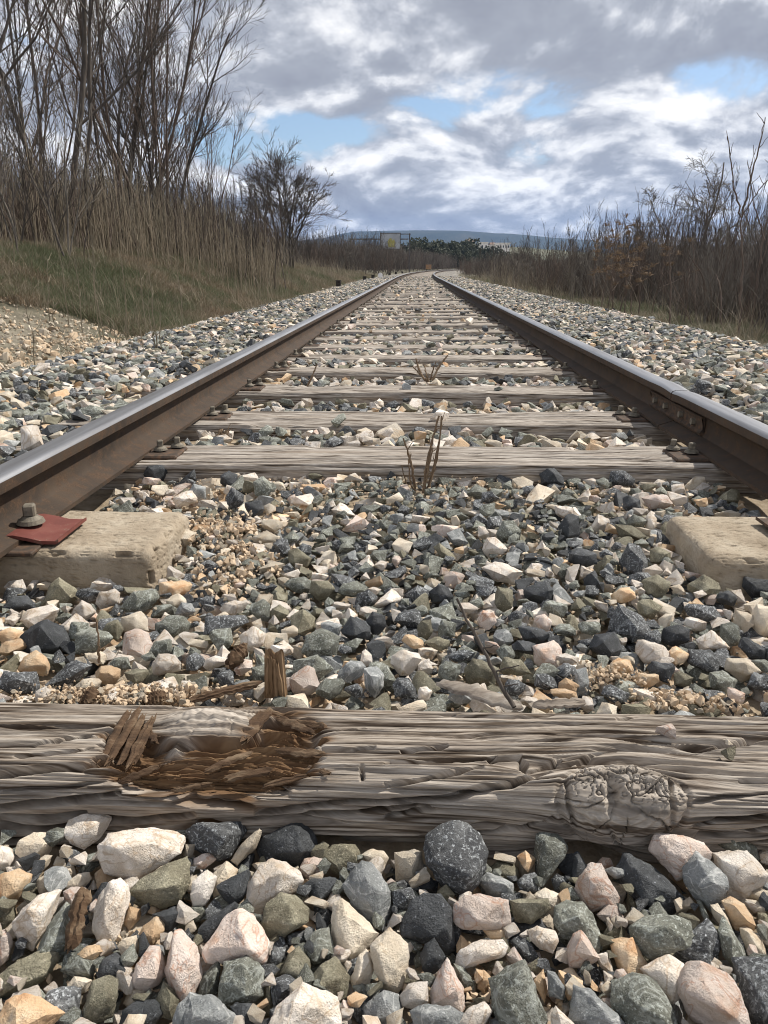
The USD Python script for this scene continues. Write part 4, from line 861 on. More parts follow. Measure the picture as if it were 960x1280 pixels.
# prototypes: per kind six near shapes and three plain far ones, unit half-axes
def unit_stone(seed, near):
    r = np.random.default_rng(seed); n = int(r.integers(8, 12)); p = r.normal(size=(n, 3)); p /= np.linalg.norm(p, axis=1, keepdims=True); p *= r.uniform(.84, 1.08, (n, 1))
    p = np.sign(p) * np.abs(p) ** .85; m = hull(p); v = m.vertices - (m.vertices.max(0) + m.vertices.min(0)) / 2; v /= np.abs(v).max(0); m.vertices = v
    return refine(m, 2.0, seed, .13, .04) if near else m
ballast = UsdGeom.PointInstancer.Define(stage, "/World/ballast_stones"); tag(ballast, "bed of mixed grey, white and dark crushed stone around the track", "ballast", kind="stuff")
near_ids, far_ids, protos = {}, {}, []
for q, key in enumerate(KEYS):
    for s_ in range(6 + 3):
        near = s_ < 6; p_ = f"/World/ballast_stones/protos/stone_{len(protos)}"
        m = unit_stone(7000 + q * 20 + s_, near); m.apply_scale(.02)
        g = usdkit.mesh(stage, p_, m, MAT[KEY[key]], smooth=26 if near else False); (near_ids if near else far_ids).setdefault(key, []).append(len(protos)); protos.append(g.GetPath())
ballast.CreatePrototypesRel().SetTargets(protos)
INST = []     # (proto, x, y, z, a, b, c, yaw, tilt axis, tilt)
def put(lst, r, near):
    for x, y, z, a, b, c, yaw in lst:
        k = pick_kind(r, x, y); ids = (near_ids if near else far_ids)[k]
        INST.append((ids[int(r.integers(len(ids)))], x, y, z, a, b, c, yaw, r.uniform(0, 6.3), r.normal(0, .28)))
inblock = lambda x, y, a: 1.365 - a * .6 < y < 1.67 + a * .6 and any(u - a * .6 < x < v + a * .6 for u, v in BLK)
def lnz(m, s): return lambda r: float(np.clip(math.exp(r.normal(math.log(m), s)), m * .55, m * 1.9))
pf = Pile(-.62, .62, .36, .70, .004)
X_, Y_ = np.meshgrid(pf.x0 + (np.arange(pf.nx) + .5) * pf.res, pf.y0 + (np.arange(pf.ny) + .5) * pf.res, indexing="ij"); pf.H[:] = ballast_z(X_, Y_) - .085
r = np.random.default_rng(21); okf = lambda x, y, a: y < .672 - a * .3
put(fill(pf, r, 1500, lambda r: (r.uniform(-.55, .55), r.uniform(.38, .68)), lnz(.015, .3), lambda x, y: float(ballast_z(x, y)) - .022, okf), r, True)
pm = Pile(-.80, .86, .84, 2.14, .004)
X_, Y_ = np.meshgrid(pm.x0 + (np.arange(pm.nx) + .5) * pm.res, pm.y0 + (np.arange(pm.ny) + .5) * pm.res, indexing="ij"); pm.H[:] = ballast_z(X_, Y_) - .05
for u, v in BLK: pm.H[(X_ > u) & (X_ < v) & (Y_ > 1.378) & (Y_ < 1.652)] = 0.0
okm = lambda x, y, a: not inblock(x, y, a) and .868 + a * .3 < y < 2.085 - a * .2 + .018 * x
rm = lambda r: (r.uniform(-.78, .84), r.uniform(.86, 2.10))
put(fill(pm, r, 2300, rm, lnz(.022, .32), lambda x, y: float(ballast_z(x, y)) - .012, okm), r, True)
for t in traced:
    p = t["base"]; pile = pf if t["front"] else pm; rad = (t["w"] + t["T"]) / 4
    g = pile.drop(p[0], p[1], t["w"] * .42, max(t["T"], t["h"]) * .40, t["h"] * .42, 0, fixed=p[2])
    if g: pile.add(g[1])
put(fill(pf, r, 2600, lambda r: (r.uniform(-.5, .5), r.uniform(.40, .68)), lnz(.0082, .4), lambda x, y: float(ballast_z(x, y)) - .001, okf, 4), r, True)
def region_size(r): return lnz(.0150, .38)(r)
put(fill(pm, r, 4200, rm, region_size, lambda x, y: float(ballast_z(x, y)) + .006, okm, 4), r, True)
# a packed tile that repeats, turned and shifted, under and beyond the further sleepers
TW = 1.6; tile = Pile(0, TW, 0, TW, .005, True); tile.H[:] = -.05; rt_ = np.random.default_rng(33); TILE = fill(tile, rt_, 2400, lambda r: (r.uniform(0, TW), r.uniform(0, TW)), lnz(.0245, .30), lambda x, y: .010, lambda x, y, a: True, 3)
TILE = np.array([t for t in TILE if t[2] + t[5] > -.017]); print("tile", len(TILE))
sy = np.array([0.775, 1.515] + near_y + [5.55 + .68 * k for k in range(160)])
sleeper_y = np.array([UsdGeom.Xformable(p).GetLocalTransformation().ExtractTranslation()[1] for p in stage.GetPrimAtPath("/World").GetChildren() if p.GetName().startswith("wooden_sleeper")] + [1.515])
sleeper_z = np.array([UsdGeom.Xformable(p).GetLocalTransformation().ExtractTranslation()[2] for p in stage.GetPrimAtPath("/World").GetChildren() if p.GetName().startswith("wooden_sleeper")] + [0.])
def spread():
    r = np.random.default_rng(44); y0 = .5; rows = []
    ny = int(47 / TW) + 1
    for iy in range(ny):
        for ix in range(-3, 3):
            k = int(r.integers(4)); T = TILE.copy(); x, y = T[:, 0] - TW / 2, T[:, 1] - TW / 2
            for _ in range(k): x, y = -y, x
            x, y = x + ix * TW + r.uniform(-.0, .0) + TW / 2, y + y0 + iy * TW + TW / 2; T[:, 6] += k * np.pi / 2
            keep = (np.abs(x) < 3.05) & (y < 46.5); T, x, y = T[keep], x[keep], y[keep]
            u = x; X = u + cx(y); a = T[:, 3]
            # nothing inside the near piles, the rails, the sleepers
            bad = (y < 2.11 + .018 * u) & (u > -.80) & (u < .80) & True
            bad |= (np.abs(np.abs(u) - (G / 2 + .033)) < .070 + a * .55)
            j = np.argmin(np.abs(y[:, None] - .018 * u[:, None] - sleeper_y[None]), axis=1); dy = y - .018 * u - sleeper_y[j]
            onwood = (np.abs(dy) < .128 + a * .6) & (np.abs(u) < 1.31 + a)
            stray = (r.random(len(u)) < np.where(np.abs(u) > .93, .9, np.where(y > 6, .05, .02))) & ((np.abs(u) < .74) | (np.abs(u) > .93)) & (y > 2.6)
            stray |= (np.abs(u) > .95) & (r.random(len(u)) < .8)
            bad |= onwood & ~stray
            bad |= (u > 2.45) & (r.random(len(u)) < sm(2.45, 2.9, u)); bad |= (u < -2.05) & (r.random(len(u)) < sm(2.05 + .02 * y, 2.45 + .03 * y, -u))
            if True: bad |= (y > 18) & (r.random(len(u)) < .25 * sm(18, 30, y))
            z = ballast_z(X, y) + T[:, 2] - .004 - .010 * sm(3, 8, y) * (np.abs(u) < .8)
            z = np.where(onwood, sleeper_z[j] + T[:, 5] * .8, z)
            g = 1 + .25 * sm(14, 30, y)
            ok = ~bad
            for q in np.nonzero(ok)[0]: rows.append((X[q], y[q], z[q], T[q, 3] * g[q], T[q, 4] * g[q], T[q, 5] * g[q], T[q, 6]))
    return rows
rows = spread(); rn = np.random.default_rng(45)
put([q for q in rows if q[1] < 6.5], rn, True); put([q for q in rows if q[1] >= 6.5], rn, False)
A = np.array([i[1:] for i in INST]); ids = np.array([i[0] for i in INST]); print("stones", len(A))
half, th = A[:, 6] / 2, A[:, 8] / 2
qz = np.stack([np.cos(half), 0 * half, 0 * half, np.sin(half)], -1); qt = np.stack([np.cos(th), np.sin(th) * np.cos(A[:, 7]), np.sin(th) * np.sin(A[:, 7]), 0 * th], -1)
w1, x1, y1, z1 = qt.T; w2, x2, y2, z2 = qz.T
Q = np.stack([w1 * w2 - x1 * x2 - y1 * y2 - z1 * z2, w1 * x2 + x1 * w2 + y1 * z2 - z1 * y2, w1 * y2 - x1 * z2 + y1 * w2 + z1 * x2, w1 * z2 + x1 * y2 - y1 * x2 + z1 * w2], -1)
def instancer(pi, ids, pos, quat, scale):
    pi.CreateProtoIndicesAttr(Vt.IntArray.FromNumpy(np.asarray(ids, np.int32))); pi.CreatePositionsAttr(Vt.Vec3fArray.FromNumpy(np.asarray(pos, np.float32)))
    pi.CreateScalesAttr(Vt.Vec3fArray.FromNumpy(np.asarray(scale, np.float32)))
    pi.CreateOrientationsAttr(Vt.QuathArray([Gf.Quath(float(a), float(b), float(c), float(d)) for a, b, c, d in quat]))
instancer(ballast, ids, A[:, :3], Q, A[:, 3:6] / .02 * 1.08)
for i, t in enumerate(traced):
    if len(t["label"].replace("-", " ").split()) > 16: t["label"] = t["label"].replace("far ", "").replace("wedge-shaped", "angular")
    if len(t["label"].replace("-", " ").split()) > 16: t["label"] = t["label"].replace(" stone ", " ", 1)
    tag(obj("ballast_stone", t["mesh"], KEY[t["kind"]], smooth=30), t["label"], "stone", "loose stones in the foreground")
# ---------------------------------------------------------------- small dead wood among the stones
stake = thing("rotten_stake", "upright stub of rotten brown wood wedged behind the old timber", "wood stub", tuple(on_z(345, 868, -.045)))
r = np.random.default_rng(3)
def stub(w, d, h, seed):
    r = np.random.default_rng(seed); n = 40; t = np.arange(n) * 2 * np.pi / n; rad = 1 / np.maximum(np.abs(np.cos(t)), np.abs(np.sin(t))) ** .8; rows = []
    ridge = .16 * (noise(np.stack([np.cos(t) * 6, np.sin(t) * 6, 0 * t], -1), seed) - .5) + .10 * (noise(np.stack([np.cos(t) * 15, np.sin(t) * 15, 0 * t], -1), seed + 1) - .5)
    topz = h * (1 - .22 * noise(np.stack([np.cos(t) * 5, np.sin(t) * 5, 0 * t + 4], -1), seed + 2))
    for k in range(14):
        f = k / 13; g = (1.12 - .18 * f) * (1 + ridge * (1 + .2 * noise(np.stack([np.cos(t) * 9, np.sin(t) * 9, 0 * t + f * 2], -1), seed + 3)))
        rows.append(np.stack([np.cos(t) * rad * g * w / 2, np.sin(t) * rad * g * d / 2, topz * f + .002 * r.normal(size=n) * (k > 0)], -1))
    v = np.vstack(rows + [np.array([[0, 0, h * .7]])]); f = []
    for k in range(13):
        for j in range(n): a, b = k * n + j, k * n + (j + 1) % n; f += [(a, b, b + n), (a, b + n, a + n)]
    f += [(13 * n + j, 13 * n + (j + 1) % n, 14 * n) for j in range(n)]
    return trimesh.Trimesh(v, np.array(f), process=False)
obj("stub", stub(.027, .018, .072, 5), "rotten_up", stake, smooth=35)
for k in range(4):
    a = np.array([-.011 + .007 * k, -.010, .004]); obj("splinter", shard(a, a + np.array([r.normal(0, .002), -.001, r.uniform(.045, .068)]), .006, .004, 70 + k), "rotten_up", stake, smooth=35)
def wood_piece(name, a, b, w, th, seed, m, label):
    A, B = np.array(a), np.array(b); mid = (A + B) / 2; t = thing(name, label, "wood piece", tuple(mid)); obj("slat" if name == "wood_slat" else "chip", shard(A - mid, B - mid, w, th, seed, 16), m, t, smooth=35)
wood_piece("wood_slat", on_z(555, 854, -.020), on_z(648, 884, -.004), .022, .007, 81, "grey_chip", "thin grey weathered wood slat lying behind the old timber")
wood_piece("bark_strip", on_z(246, 874, .0), on_z(318, 856, .004), .012, .007, 82, "rotten", "brown curled strip of rotten wood behind the old timber's pale lump")
wood_piece("timber_sliver", on_z(668, 881, .004), on_z(728, 879, .004), .013, .008, 83, "grey_chip", "grey wooden sliver on the old timber's back edge, right of centre")
wood_piece("rotten_chip", on_z(88, 1182, -.05), on_z(106, 1116, -.03), .016, .012, 84, "rotten", "tall brown rotten wood chip standing among white stones, lower left")
wood_piece("bark_chip", on_z(108, 881, -.03), on_z(118, 863, -.02), .020, .012, 85, "rotten", "small brown bark chip behind the old timber, near its left end")
wood_piece("bark_chunk", on_z(288, 832, -.03), on_z(306, 812, -.02), .022, .018, 86, "rotten", "crumbling brown wood chunk left of the upright stake")
wood_piece("bark_flake", on_z(186, 875, -.02), on_z(206, 870, -.02), .018, .012, 87, "rotten", "rusty brown bark flake on the sandy patch behind the old timber")
def pebble(px, py, w, key, label, sd):
    p = on_timber(px, py, .0); d = (p - EYE) @ fw; s = w / F * d; m = unit_stone(sd, True); m.apply_scale((s / 2, s * .4, s * .36)); m.apply_translation(p + [0, 0, s * .22]); tag(obj("ballast_stone", m, KEY[key], smooth=35), label, "stone", "loose stones in the foreground")
pebble(832, 924, 25, "P", "small pale pinkish chip lying on top of the old timber", 501)
pebble(911, 952, 23, "O", "small brown-grey chip caught in a crack of the old timber", 502)
pebble(911, 936, 12, "C", "tiny tan pebble inside the dark crack of the old timber", 503)
def stem_line(p, q, bend, n, rng, wob=.004):
    t = np.linspace(0, 1, n)[:, None]; l = p + (q - p) * t + np.array(bend) * (t * (1 - t) * 4); l[1:-1] += rng.normal(0, wob, (n - 2, 3)); return l
tw = thing("dry_twig", "thin dark bent twig leaning over the stones behind the old timber", "twig", tuple(on_z(643, 884, .0)))
o = on_z(643, 884, .0); e = on_y(571, 748, o[1] + .06); l = stem_line(o * 0, e - o, (.004, .0, -.012), 14, r, .0012)
obj("stem", tubes(l[None], np.linspace(.0032, .0016, 14)[None], 6), "bark_dark", tw, smooth=True)
for t_, ln in ((.25, .02), (.45, .03), (.62, .018), (.8, .012)):
    b = l[int(t_ * 13)]; q = stem_line(b, b + np.array([r.choice([-1, 1]) * ln, -.004, .4 * ln]), (0, 0, 0), 5, r, .0006); obj("twiglet", tubes(q[None], np.linspace(.0013, .0007, 5)[None], 5), "bark_dark", tw)
def weed(px, py, y, lines, label, rad=.0035):
    base = on_y(px, py, y); t = thing("dry_weed", label, "weed", tuple(base)); rg = np.random.default_rng(int(px))
    for (x0, y0, x1, y1, rr_) in lines:
        a, b = on_y(x0, y0, y + rg.normal(0, .008)) - base, on_y(x1, y1, y + rg.normal(0, .02)) - base; a = a + [0, 0, -.03]
        l = stem_line(a, b, (rg.normal(0, .005), 0, 0), 16, rg, .0009); k = np.linspace(1, .55, 16) * rad * rr_ * rg.uniform(.8, 1.25, 16)
        obj("stem", tubes(l[None], k[None], 6), "weed", t, smooth=True)
        for _ in range(int(3 * rr_)):
            c = l[int(rg.integers(3, 15))]; q = stem_line(c, c + np.array([rg.normal(0, .012), rg.normal(0, .01), rg.uniform(.01, .03)]), (0, 0, 0), 4, rg, .001); obj("sprig", tubes(q[None], np.linspace(.0018, .0008, 4)[None], 4), "weed", t)
weed(527, 606, 1.99, [(519, 604, 504, 548, 1.1), (517, 600, 513, 568, .7), (512, 600, 502, 582, .6), (529, 606, 549, 520, 1.5), (532, 606, 552, 520, 1.3), (530, 604, 541, 560, 1.0), (535, 605, 545, 566, .8), (527, 604, 530, 586, .7)], "dry brown weed with forked stems in front of the nearest wooden sleeper")
weed(538, 470, 3.95, [(532, 470, 520, 448, 1.4), (536, 470, 530, 455, 1), (541, 470, 560, 444, 1.4), (538, 470, 545, 452, 1), (534, 470, 516, 458, 1)], "low dry weed growing between sleepers further up the track", .005)
weed(384, 472, 3.3, [(384, 474, 396, 456, 1.0)], "single dry stalk beside the left rail between sleepers", .005)
weed(272, 548, 2.55, [(268, 552, 276, 536, 2.2), (276, 552, 284, 538, 2.0), (274, 552, 279, 541, 1.5)], "dry brown leaf clump by the left rail's fastenings", .006)
weed(121, 800, 1.02, [(121, 806, 121, 778, .7)], "short dark twig standing among stones, left of the stake", .003)

# ---------------------------------------------------------------- sand and chips between the stones
chips = UsdGeom.PointInstancer.Define(stage, "/World/stone_chips"); tag(chips, "tan sand and tiny stone chips lying between the ballast stones", "gravel", kind="stuff")
tg = []
for k in range(4):
    m = unit_stone(900 + k, False); tg.append(usdkit.mesh(stage, f"/World/stone_chips/protos/chip_{k}", m, MAT["chip" if k < 3 else "stone_cream"], smooth=False).GetPath())
chips.CreatePrototypesRel().SetTargets(tg)
rc = np.random.default_rng(8); P = []
def patch(px, py, rx, ry, n, lift, smin=.0012, smax=.005):
    c = on_z(px, py, -.04)
    for _ in range(n):
        x, y = c[0] + rc.normal(0, rx), c[1] + rc.normal(0, ry)
        if .862 + .01 * x < y < 2.08 or (y < .66): P.append((x, y, float(ballast_z(x, y)) + lift + rc.uniform(-.012, .006), math.exp(rc.uniform(math.log(smin), math.log(smax)))))
patch(190, 868, .05, .014, 420, .008, .001, .0085); patch(280, 660, .05, .05, 350, .004, .002, .009); patch(290, 700, .05, .07, 300, .004, .002, .009); patch(850, 862, .04, .016, 220, .006, .0015, .008); patch(110, 870, .05, .012, 500, .008); patch(765, 835, .03, .015, 300, .006); patch(595, 1200, .03, .02, 250, -.02); patch(740, 1225, .02, .015, 200, -.02); patch(150, 1160, .03, .03, 250, -.02)
for _ in range(5000):
    x, y = rc.uniform(-.7, .75), rc.uniform(.87, 2.07); P.append((x, y, float(ballast_z(x, y)) - .018 + rc.uniform(-.01, .012), math.exp(rc.uniform(math.log(.0015), math.log(.006)))))
P = np.array(P); qr = rc.normal(size=(len(P), 4)); qr /= np.linalg.norm(qr, axis=1, keepdims=True)
instancer(chips, rc.integers(0, 4, len(P)), P[:, :3], qr, P[:, 3:4] * np.array([1, .8, .7]))

# ---------------------------------------------------------------- bare trees, shoots, reeds, grass
def rot_dir(d, ang, rng):
    "unit vectors d (n, 3) turned by ang about random azimuths"
    a = np.cross(d, np.where(np.abs(d[:, 2:]) < .9, np.array([0, 0, 1.0]), np.array([1.0, 0, 0]))); a /= np.linalg.norm(a, axis=1, keepdims=True); b = np.cross(d, a); p = rng.uniform(0, 2 * np.pi, len(d))[:, None]
    return d * np.cos(ang)[:, None] + (a * np.cos(p) + b * np.sin(p)) * np.sin(ang)[:, None]
def branches(start, d, ln, r0, k, rng, wob, lift, taper=.35):
    n = len(start); P = np.zeros((n, k, 3)); P[:, 0] = start; D = d.copy()
    for i in range(1, k):
        D = D + rng.normal(0, wob, (n, 3)) + np.array([0, 0, lift]); D /= np.linalg.norm(D, axis=1, keepdims=True); P[:, i] = P[:, i - 1] + D * (ln / (k - 1))[:, None]
    return P, r0[:, None] * np.linspace(1, taper, k)[None]
def bare_tree(seed, trunks, levels, fine=.0032):
    "trunks: (start, direction, length, radius) rows; levels: (children per branch, angle, length ratio, radius ratio, wobble, lift, from)"
    rng = np.random.default_rng(seed); st = np.array([t[0] for t in trunks], float); d = np.array([t[1] for t in trunks], float); d /= np.linalg.norm(d, axis=1, keepdims=True)
    ln, rad = np.array([t[2] for t in trunks], float), np.array([t[3] for t in trunks], float)
    P, Rd = branches(st, d, ln, rad, 10, rng, .07, .03); TR = list(zip(P, Rd)); crown = []
    for li, (nc, ang, lr, rrat, wob, lift, frm) in enumerate(levels):
        k = 7 if li < 2 else 5; n = len(P); cnt = rng.poisson(nc, n).clip(max(1, int(nc * .5))); idx = np.repeat(np.arange(n), cnt); t = rng.uniform(frm, .98, len(idx)) * (P.shape[1] - 1); i = np.minimum(t.astype(int), P.shape[1] - 2); f = (t - i)[:, None]
        s = P[idx, i] * (1 - f) + P[idx, i + 1] * f; dd = P[idx, i + 1] - P[idx, i]; dd /= np.linalg.norm(dd, axis=1, keepdims=True)
        L_ = ln[idx] * lr * rng.uniform(.6, 1.25, len(idx)) * (1.15 - .55 * t / (P.shape[1] - 1)); r_ = np.minimum(Rd[idx, i] * rrat, Rd[idx, i] * .9)
        d2 = rot_dir(dd, rng.normal(ang, ang * .25, len(idx)), rng); P, Rd = branches(s, d2, L_, r_, k, rng, wob, lift, .4); ln = L_; crown.append(tubes(P, np.maximum(Rd, fine), 4 if li == 0 else 3))
    return [tubes(a[None], b[None], 6) for a, b in TR], cat_m(crown)
def tree_kind(name, seed, trunks, levels, bark, fine=.0032):
    p = proto(name); a, b = bare_tree(seed, trunks, levels, fine)
    for q in a: obj("stem" if len(a) > 8 else "trunk", q, bark, p, smooth=True)
    obj("twigs" if len(a) > 8 else "crown", b, bark, p); return p.GetPath(), len(b.faces)
rg = np.random.default_rng(12)
def clump(n, spread, lean, l0, l1, rad, rng):
    return [((rng.normal(0, spread), rng.normal(0, spread), -.15), (rng.normal(0, lean), rng.normal(0, lean), 1), rng.uniform(l0, l1), rad * rng.uniform(.6, 1.2)) for _ in range(n)]
LV_tall = [(8, .48, .44, .5, .08, .10, .2), (7, .50, .48, .6, .10, .08, .15), (6, .55, .42, .65, .10, .06, .15)]
TREES = [tree_kind("tall_tree_a", 101, [((0, 0, -.2), (.05, 0, 1), 7.5, .060), ((.15, .1, -.2), (.22, .1, 1), 6.5, .042), ((-.3, .1, -.2), (-.18, .05, 1), 6.8, .042), ((.4, -.2, -.2), (.1, -.05, 1), 6.0, .035)], LV_tall, "bark_dark"),
         tree_kind("tall_tree_b", 102, clump(6, .35, .14, 5.5, 7.5, .038, rg), LV_tall, "bark_red"), tree_kind("tall_tree_c", 103, clump(5, .3, .2, 5, 7, .042, rg), [(9, .6, .42, .5, .08, .12, .15), (7, .5, .48, .6, .1, .08, .15), (6, .5, .45, .65, .1, .06, .15)], "bark_dark")]
ROUND = tree_kind("round_tree", 104, clump(7, .10, .20, 2.6, 3.3, .050, np.random.default_rng(4)), [(10, .75, .66, .5, .09, .035, .25), (9, .6, .50, .6, .10, .02, .15), (9, .55, .46, .7, .10, .015, .1)], "bark_dark", .0042)
SHRUB = [tree_kind("shrub_a", 105, clump(26, .55, .16, 1.0, 1.9, .010, rg), [(7, .35, .42, .6, .08, .08, .2), (5, .4, .5, .7, .1, .06, .2)], "bark_red"),
         tree_kind("shrub_b", 106, clump(22, .6, .22, 1.0, 1.8, .010, rg), [(8, .45, .4, .6, .1, .06, .15), (5, .45, .5, .7, .12, .04, .2)], "bark_grey"),
         tree_kind("shrub_c", 107, clump(30, .7, .12, 1.2, 2.2, .011, rg), [(6, .3, .4, .6, .06, .1, .3), (4, .35, .5, .7, .08, .08, .2)], "bark_dark")]
OPEN = tree_kind("open_tree", 108, [((0, 0, -.2), (-.15, 0, 1), 4.4, .065), ((.1, 0, -.2), (.3, .1, 1), 3.6, .045)], [(13, .85, .42, .5, .12, .01, .3), (11, .7, .48, .6, .14, -.01, .15), (9, .7, .5, .7, .16, -.02, .1)], "bark_grey", .0044)
print("crowns", [t[1] for t in TREES + [ROUND] + SHRUB + [OPEN]])
def gz(x, y): return float(ground_z(np.array([x]), np.array([y]))[0])
def at_px(px, dist):
    "ground point under a photograph column at a distance along the track"
    q = ray(px, 334); s = dist / q[1]; return q[0] * s, dist
GL = "bare trees on the left bank"
LEFT = [(-30, 12.5, 0, .95, "tall bare tree at the far left edge of the picture, dark trunks"), (35, 16, 1, 1.0, "tall reddish bare tree, second from the left edge, behind the canes"), (95, 14, 0, 1.0, "tallest dark bare tree on the left bank, cut by the picture's top"), (150, 18, 2, 1.05, "dark many-branched bare tree behind the middle of the cane thicket"),
        (186, 16, 1, .90, "slim reddish bare tree right of the tallest one on the left bank"), (216, 18.0, 2, .86, "bare tree whose branches spread right over the blue gap in the clouds"), (60, 24, 2, 1.2, "bare tree far back on the left bank, seen between nearer trunks"), (180, 26, 0, 1.15, "bare tree standing furthest back behind the left thicket"), (258, 22, 1, .60, "slender bare tree at the right end of the left thicket"), (10, 20, 2, 1.1, "dense dark bare tree near the left edge, behind the front row"), (125, 21, 1, 1.1, "reddish bare tree behind the tallest one on the left bank")]
rl = np.random.default_rng(78)
for px, dd, k, s, lab in [q for q in LEFT if q[0] not in (60, 125, 10)]:
    x, y = at_px(px, dd); dup(TREES[k][0], "bare_tree", lab, "tree", (x, y, gz(x, y)), rl.uniform(0, 6.3), GL, s)
x, y = at_px(360, 28); dup(ROUND[0], "round_bare_tree", "round bare tree standing alone at the right end of the left bank", "tree", (x, y, gz(x, y)), .4, None, .98)
x, y = at_px(868, 22); dup(OPEN[0], "open_bare_tree", "open-crowned bare tree rising above the right-hand thicket", "tree", (x, y, gz(x, y)), 2.9, None, .80)
x, y = at_px(645, 34); dup(OPEN[0], "open_bare_tree", "low grey bare tree at the left end of the right-hand thicket", "tree", (x, y, gz(x, y)), .8, None, .42)
GR = "bare shrubs along the right side"; tn = ["reddish", "grey", "dark"]
RIGHT = [(955, 13, 0, 1.0), (905, 14, 1, .95), (985, 10.5, 2, .9), (850, 15, 2, .95), (800, 15.5, 0, .95), (760, 17, 1, .9), (725, 19, 2, .85), (690, 22, 0, .85), (660, 26, 1, .85), (640, 31, 2, .85), (632, 38, 0, .7), (626, 46, 1, .6), (930, 18, 2, 1.15), (880, 19, 0, 1.1), (830, 20, 1, 1.05), (780, 22, 2, 1.0), (740, 26, 0, 1.0), (700, 31, 1, 1.0), (672, 38, 2, 1.05), (650, 48, 0, 1.1), (985, 16, 1, 1.15), (845, 26, 2, 1.3), (790, 30, 1, 1.2)]
for i, (px, dd, k, s) in enumerate(RIGHT):
    x, y = at_px(px, dd); row = "front row" if i < 12 else "back row"; n_ = i if i < 12 else i - 12
    order = sorted(range(12) if i < 12 else range(12, len(RIGHT)), key=lambda j: -RIGHT[j][0]).index(i); words = ["first", "second", "third", "fourth", "fifth", "sixth", "seventh", "eighth", "ninth", "tenth", "eleventh", "twelfth"][order]
    dup(SHRUB[k][0], "bare_shrub", f"{tn[k]} twiggy bare shrub, {words} from the right in the thicket's {row}", "shrub", (x, y, gz(x, y)), rg.uniform(0, 6.3), GR, s * ((.76 if px > 800 else .86) if i < 12 else .98))
LS = [(300, 17, 2, 1.0), (325, 22, 0, 1.0), (290, 24, 2, 1.2), (345, 27, 1, .9), (392, 34, 2, .9), (408, 42, 0, 1.0), (425, 50, 1, 1.1), (385, 46, 0, 1.2), (440, 62, 2, 1.15), (455, 70, 0, 1.25), (470, 80, 1, 1.3), (485, 92, 2, 1.3), (498, 104, 0, 1.3), (425, 66, 0, 1.5), (250, 17, 0, .9), (200, 16, 2, .8), (140, 15.5, 0, .8)]
for i, (px, dd, k, s) in enumerate(LS):
    x, y = at_px(px, dd); order = sorted(range(len(LS)), key=lambda j: LS[j][0]).index(i); words = ["first", "second", "third", "fourth", "fifth", "sixth", "seventh", "eighth", "ninth", "tenth", "eleventh", "twelfth", "thirteenth", "fourteenth", "fifteenth", "sixteenth", "seventeenth"][order]
    dup(SHRUB[k][0], "bare_shrub", f"{tn[k]} bare shrub, {words} from the left along the left bank's brush", "shrub", (x, y, gz(x, y)), rg.uniform(0, 6.3), "bare shrubs along the left side", s * (.62 if px > 420 and dd > 55 else .85))
# brush beyond the bend, one mass
bush = UsdGeom.PointInstancer.Define(stage, "/World/far_brush"); tag(bush, "brown bare brush lining the track where it bends away", "brush", kind="stuff")
tg = []
for k in range(3):
    a, b = bare_tree(400 + k, clump(26, .8, .2, 1.2, 2.4, .016, rg), [(7, .4, .42, .6, .1, .06, .2), (4, .45, .5, .8, .12, .04, .2)]); tg.append(usdkit.mesh(stage, f"/World/far_brush/protos/bush_{k}", cat_m(a + [b]), MAT[["bark_red", "bark_grey", "bark_dark"][k]]).GetPath())
rb_ = np.random.default_rng(91); bush.CreatePrototypesRel().SetTargets(tg); P = []
for _ in range(620):
    side = rg.choice([-1, 1]); y = rg.uniform(45, 260) if side > 0 else rg.uniform(50, 260); u = side * (3.6 + abs(rg.normal(0, 6)) + (0 if side > 0 else .5)); P.append((u + float(cx(y)), y, rg.uniform(.8, 1.5) * (.55 if side > 0 else 1)))
for _ in range(120):
    y = rg.uniform(8, 40); P.append((-(5.2 + abs(rg.normal(0, 3.5))) - .05 * y, y, rg.uniform(.6, 1.0)))
for _ in range(110):
    y = rg.uniform(12, 46); P.append((6.0 + abs(rg.normal(0, 4)) + .12 * y, y, rg.uniform(.55, .85)))
P += [(3.7 + abs(rb_.normal(0, 1.6)) + .03 * q, q, rb_.uniform(.28, .5)) for q in rb_.uniform(7, 40, 170)]
P = np.array(P); th = rg.uniform(0, 6.3, len(P)); zz = ground_z(P[:, 0], P[:, 1])
instancer(bush, rg.integers(0, 3, len(P)), np.c_[P[:, :2], zz], np.stack([np.cos(th / 2), 0 * th, 0 * th, np.sin(th / 2)], -1), np.c_[P[:, 2], P[:, 2], P[:, 2]])

# canes: straight pale stalks in front of the trees; the nearest ones are things, the thicket behind them is one mass
def cane(h, rng, seed_head):
    k = 7; d = np.array([rng.normal(0, .05), rng.normal(0, .05), 1]); l = np.cumsum(np.vstack([[0, 0, -.05], np.tile(d * h / (k - 1), (k - 1, 1)) + rng.normal(0, .012, (k - 1, 3))]), 0); st = tubes(l[None], np.linspace(.0068, .0026, k)[None], 4); lf = []
    for _ in range(int(rng.integers(3, 8))):
        i = int(rng.integers(2, k)); a = rng.uniform(0, 6.3); q = l[i] + np.outer(np.linspace(0, 1, 4), [math.cos(a) * .10, math.sin(a) * .10, .0]) + np.c_[np.zeros(4), np.zeros(4), [0, .09, .16, .21]]; lf.append(tubes(q[None], np.array([[.0015, .003, .0025, .0006]]), 3))
    return st, lf
CANES = []
for k in range(6):
    p = proto(f"cane_{'abcdef'[k]}"); a, b = cane(1.0, rg, False); a.apply_scale((1, 1, 1)); obj("stalk", a, "reed", p); [obj("dry_leaf", q, "straw", p) for q in b]; CANES.append(p.GetPath())
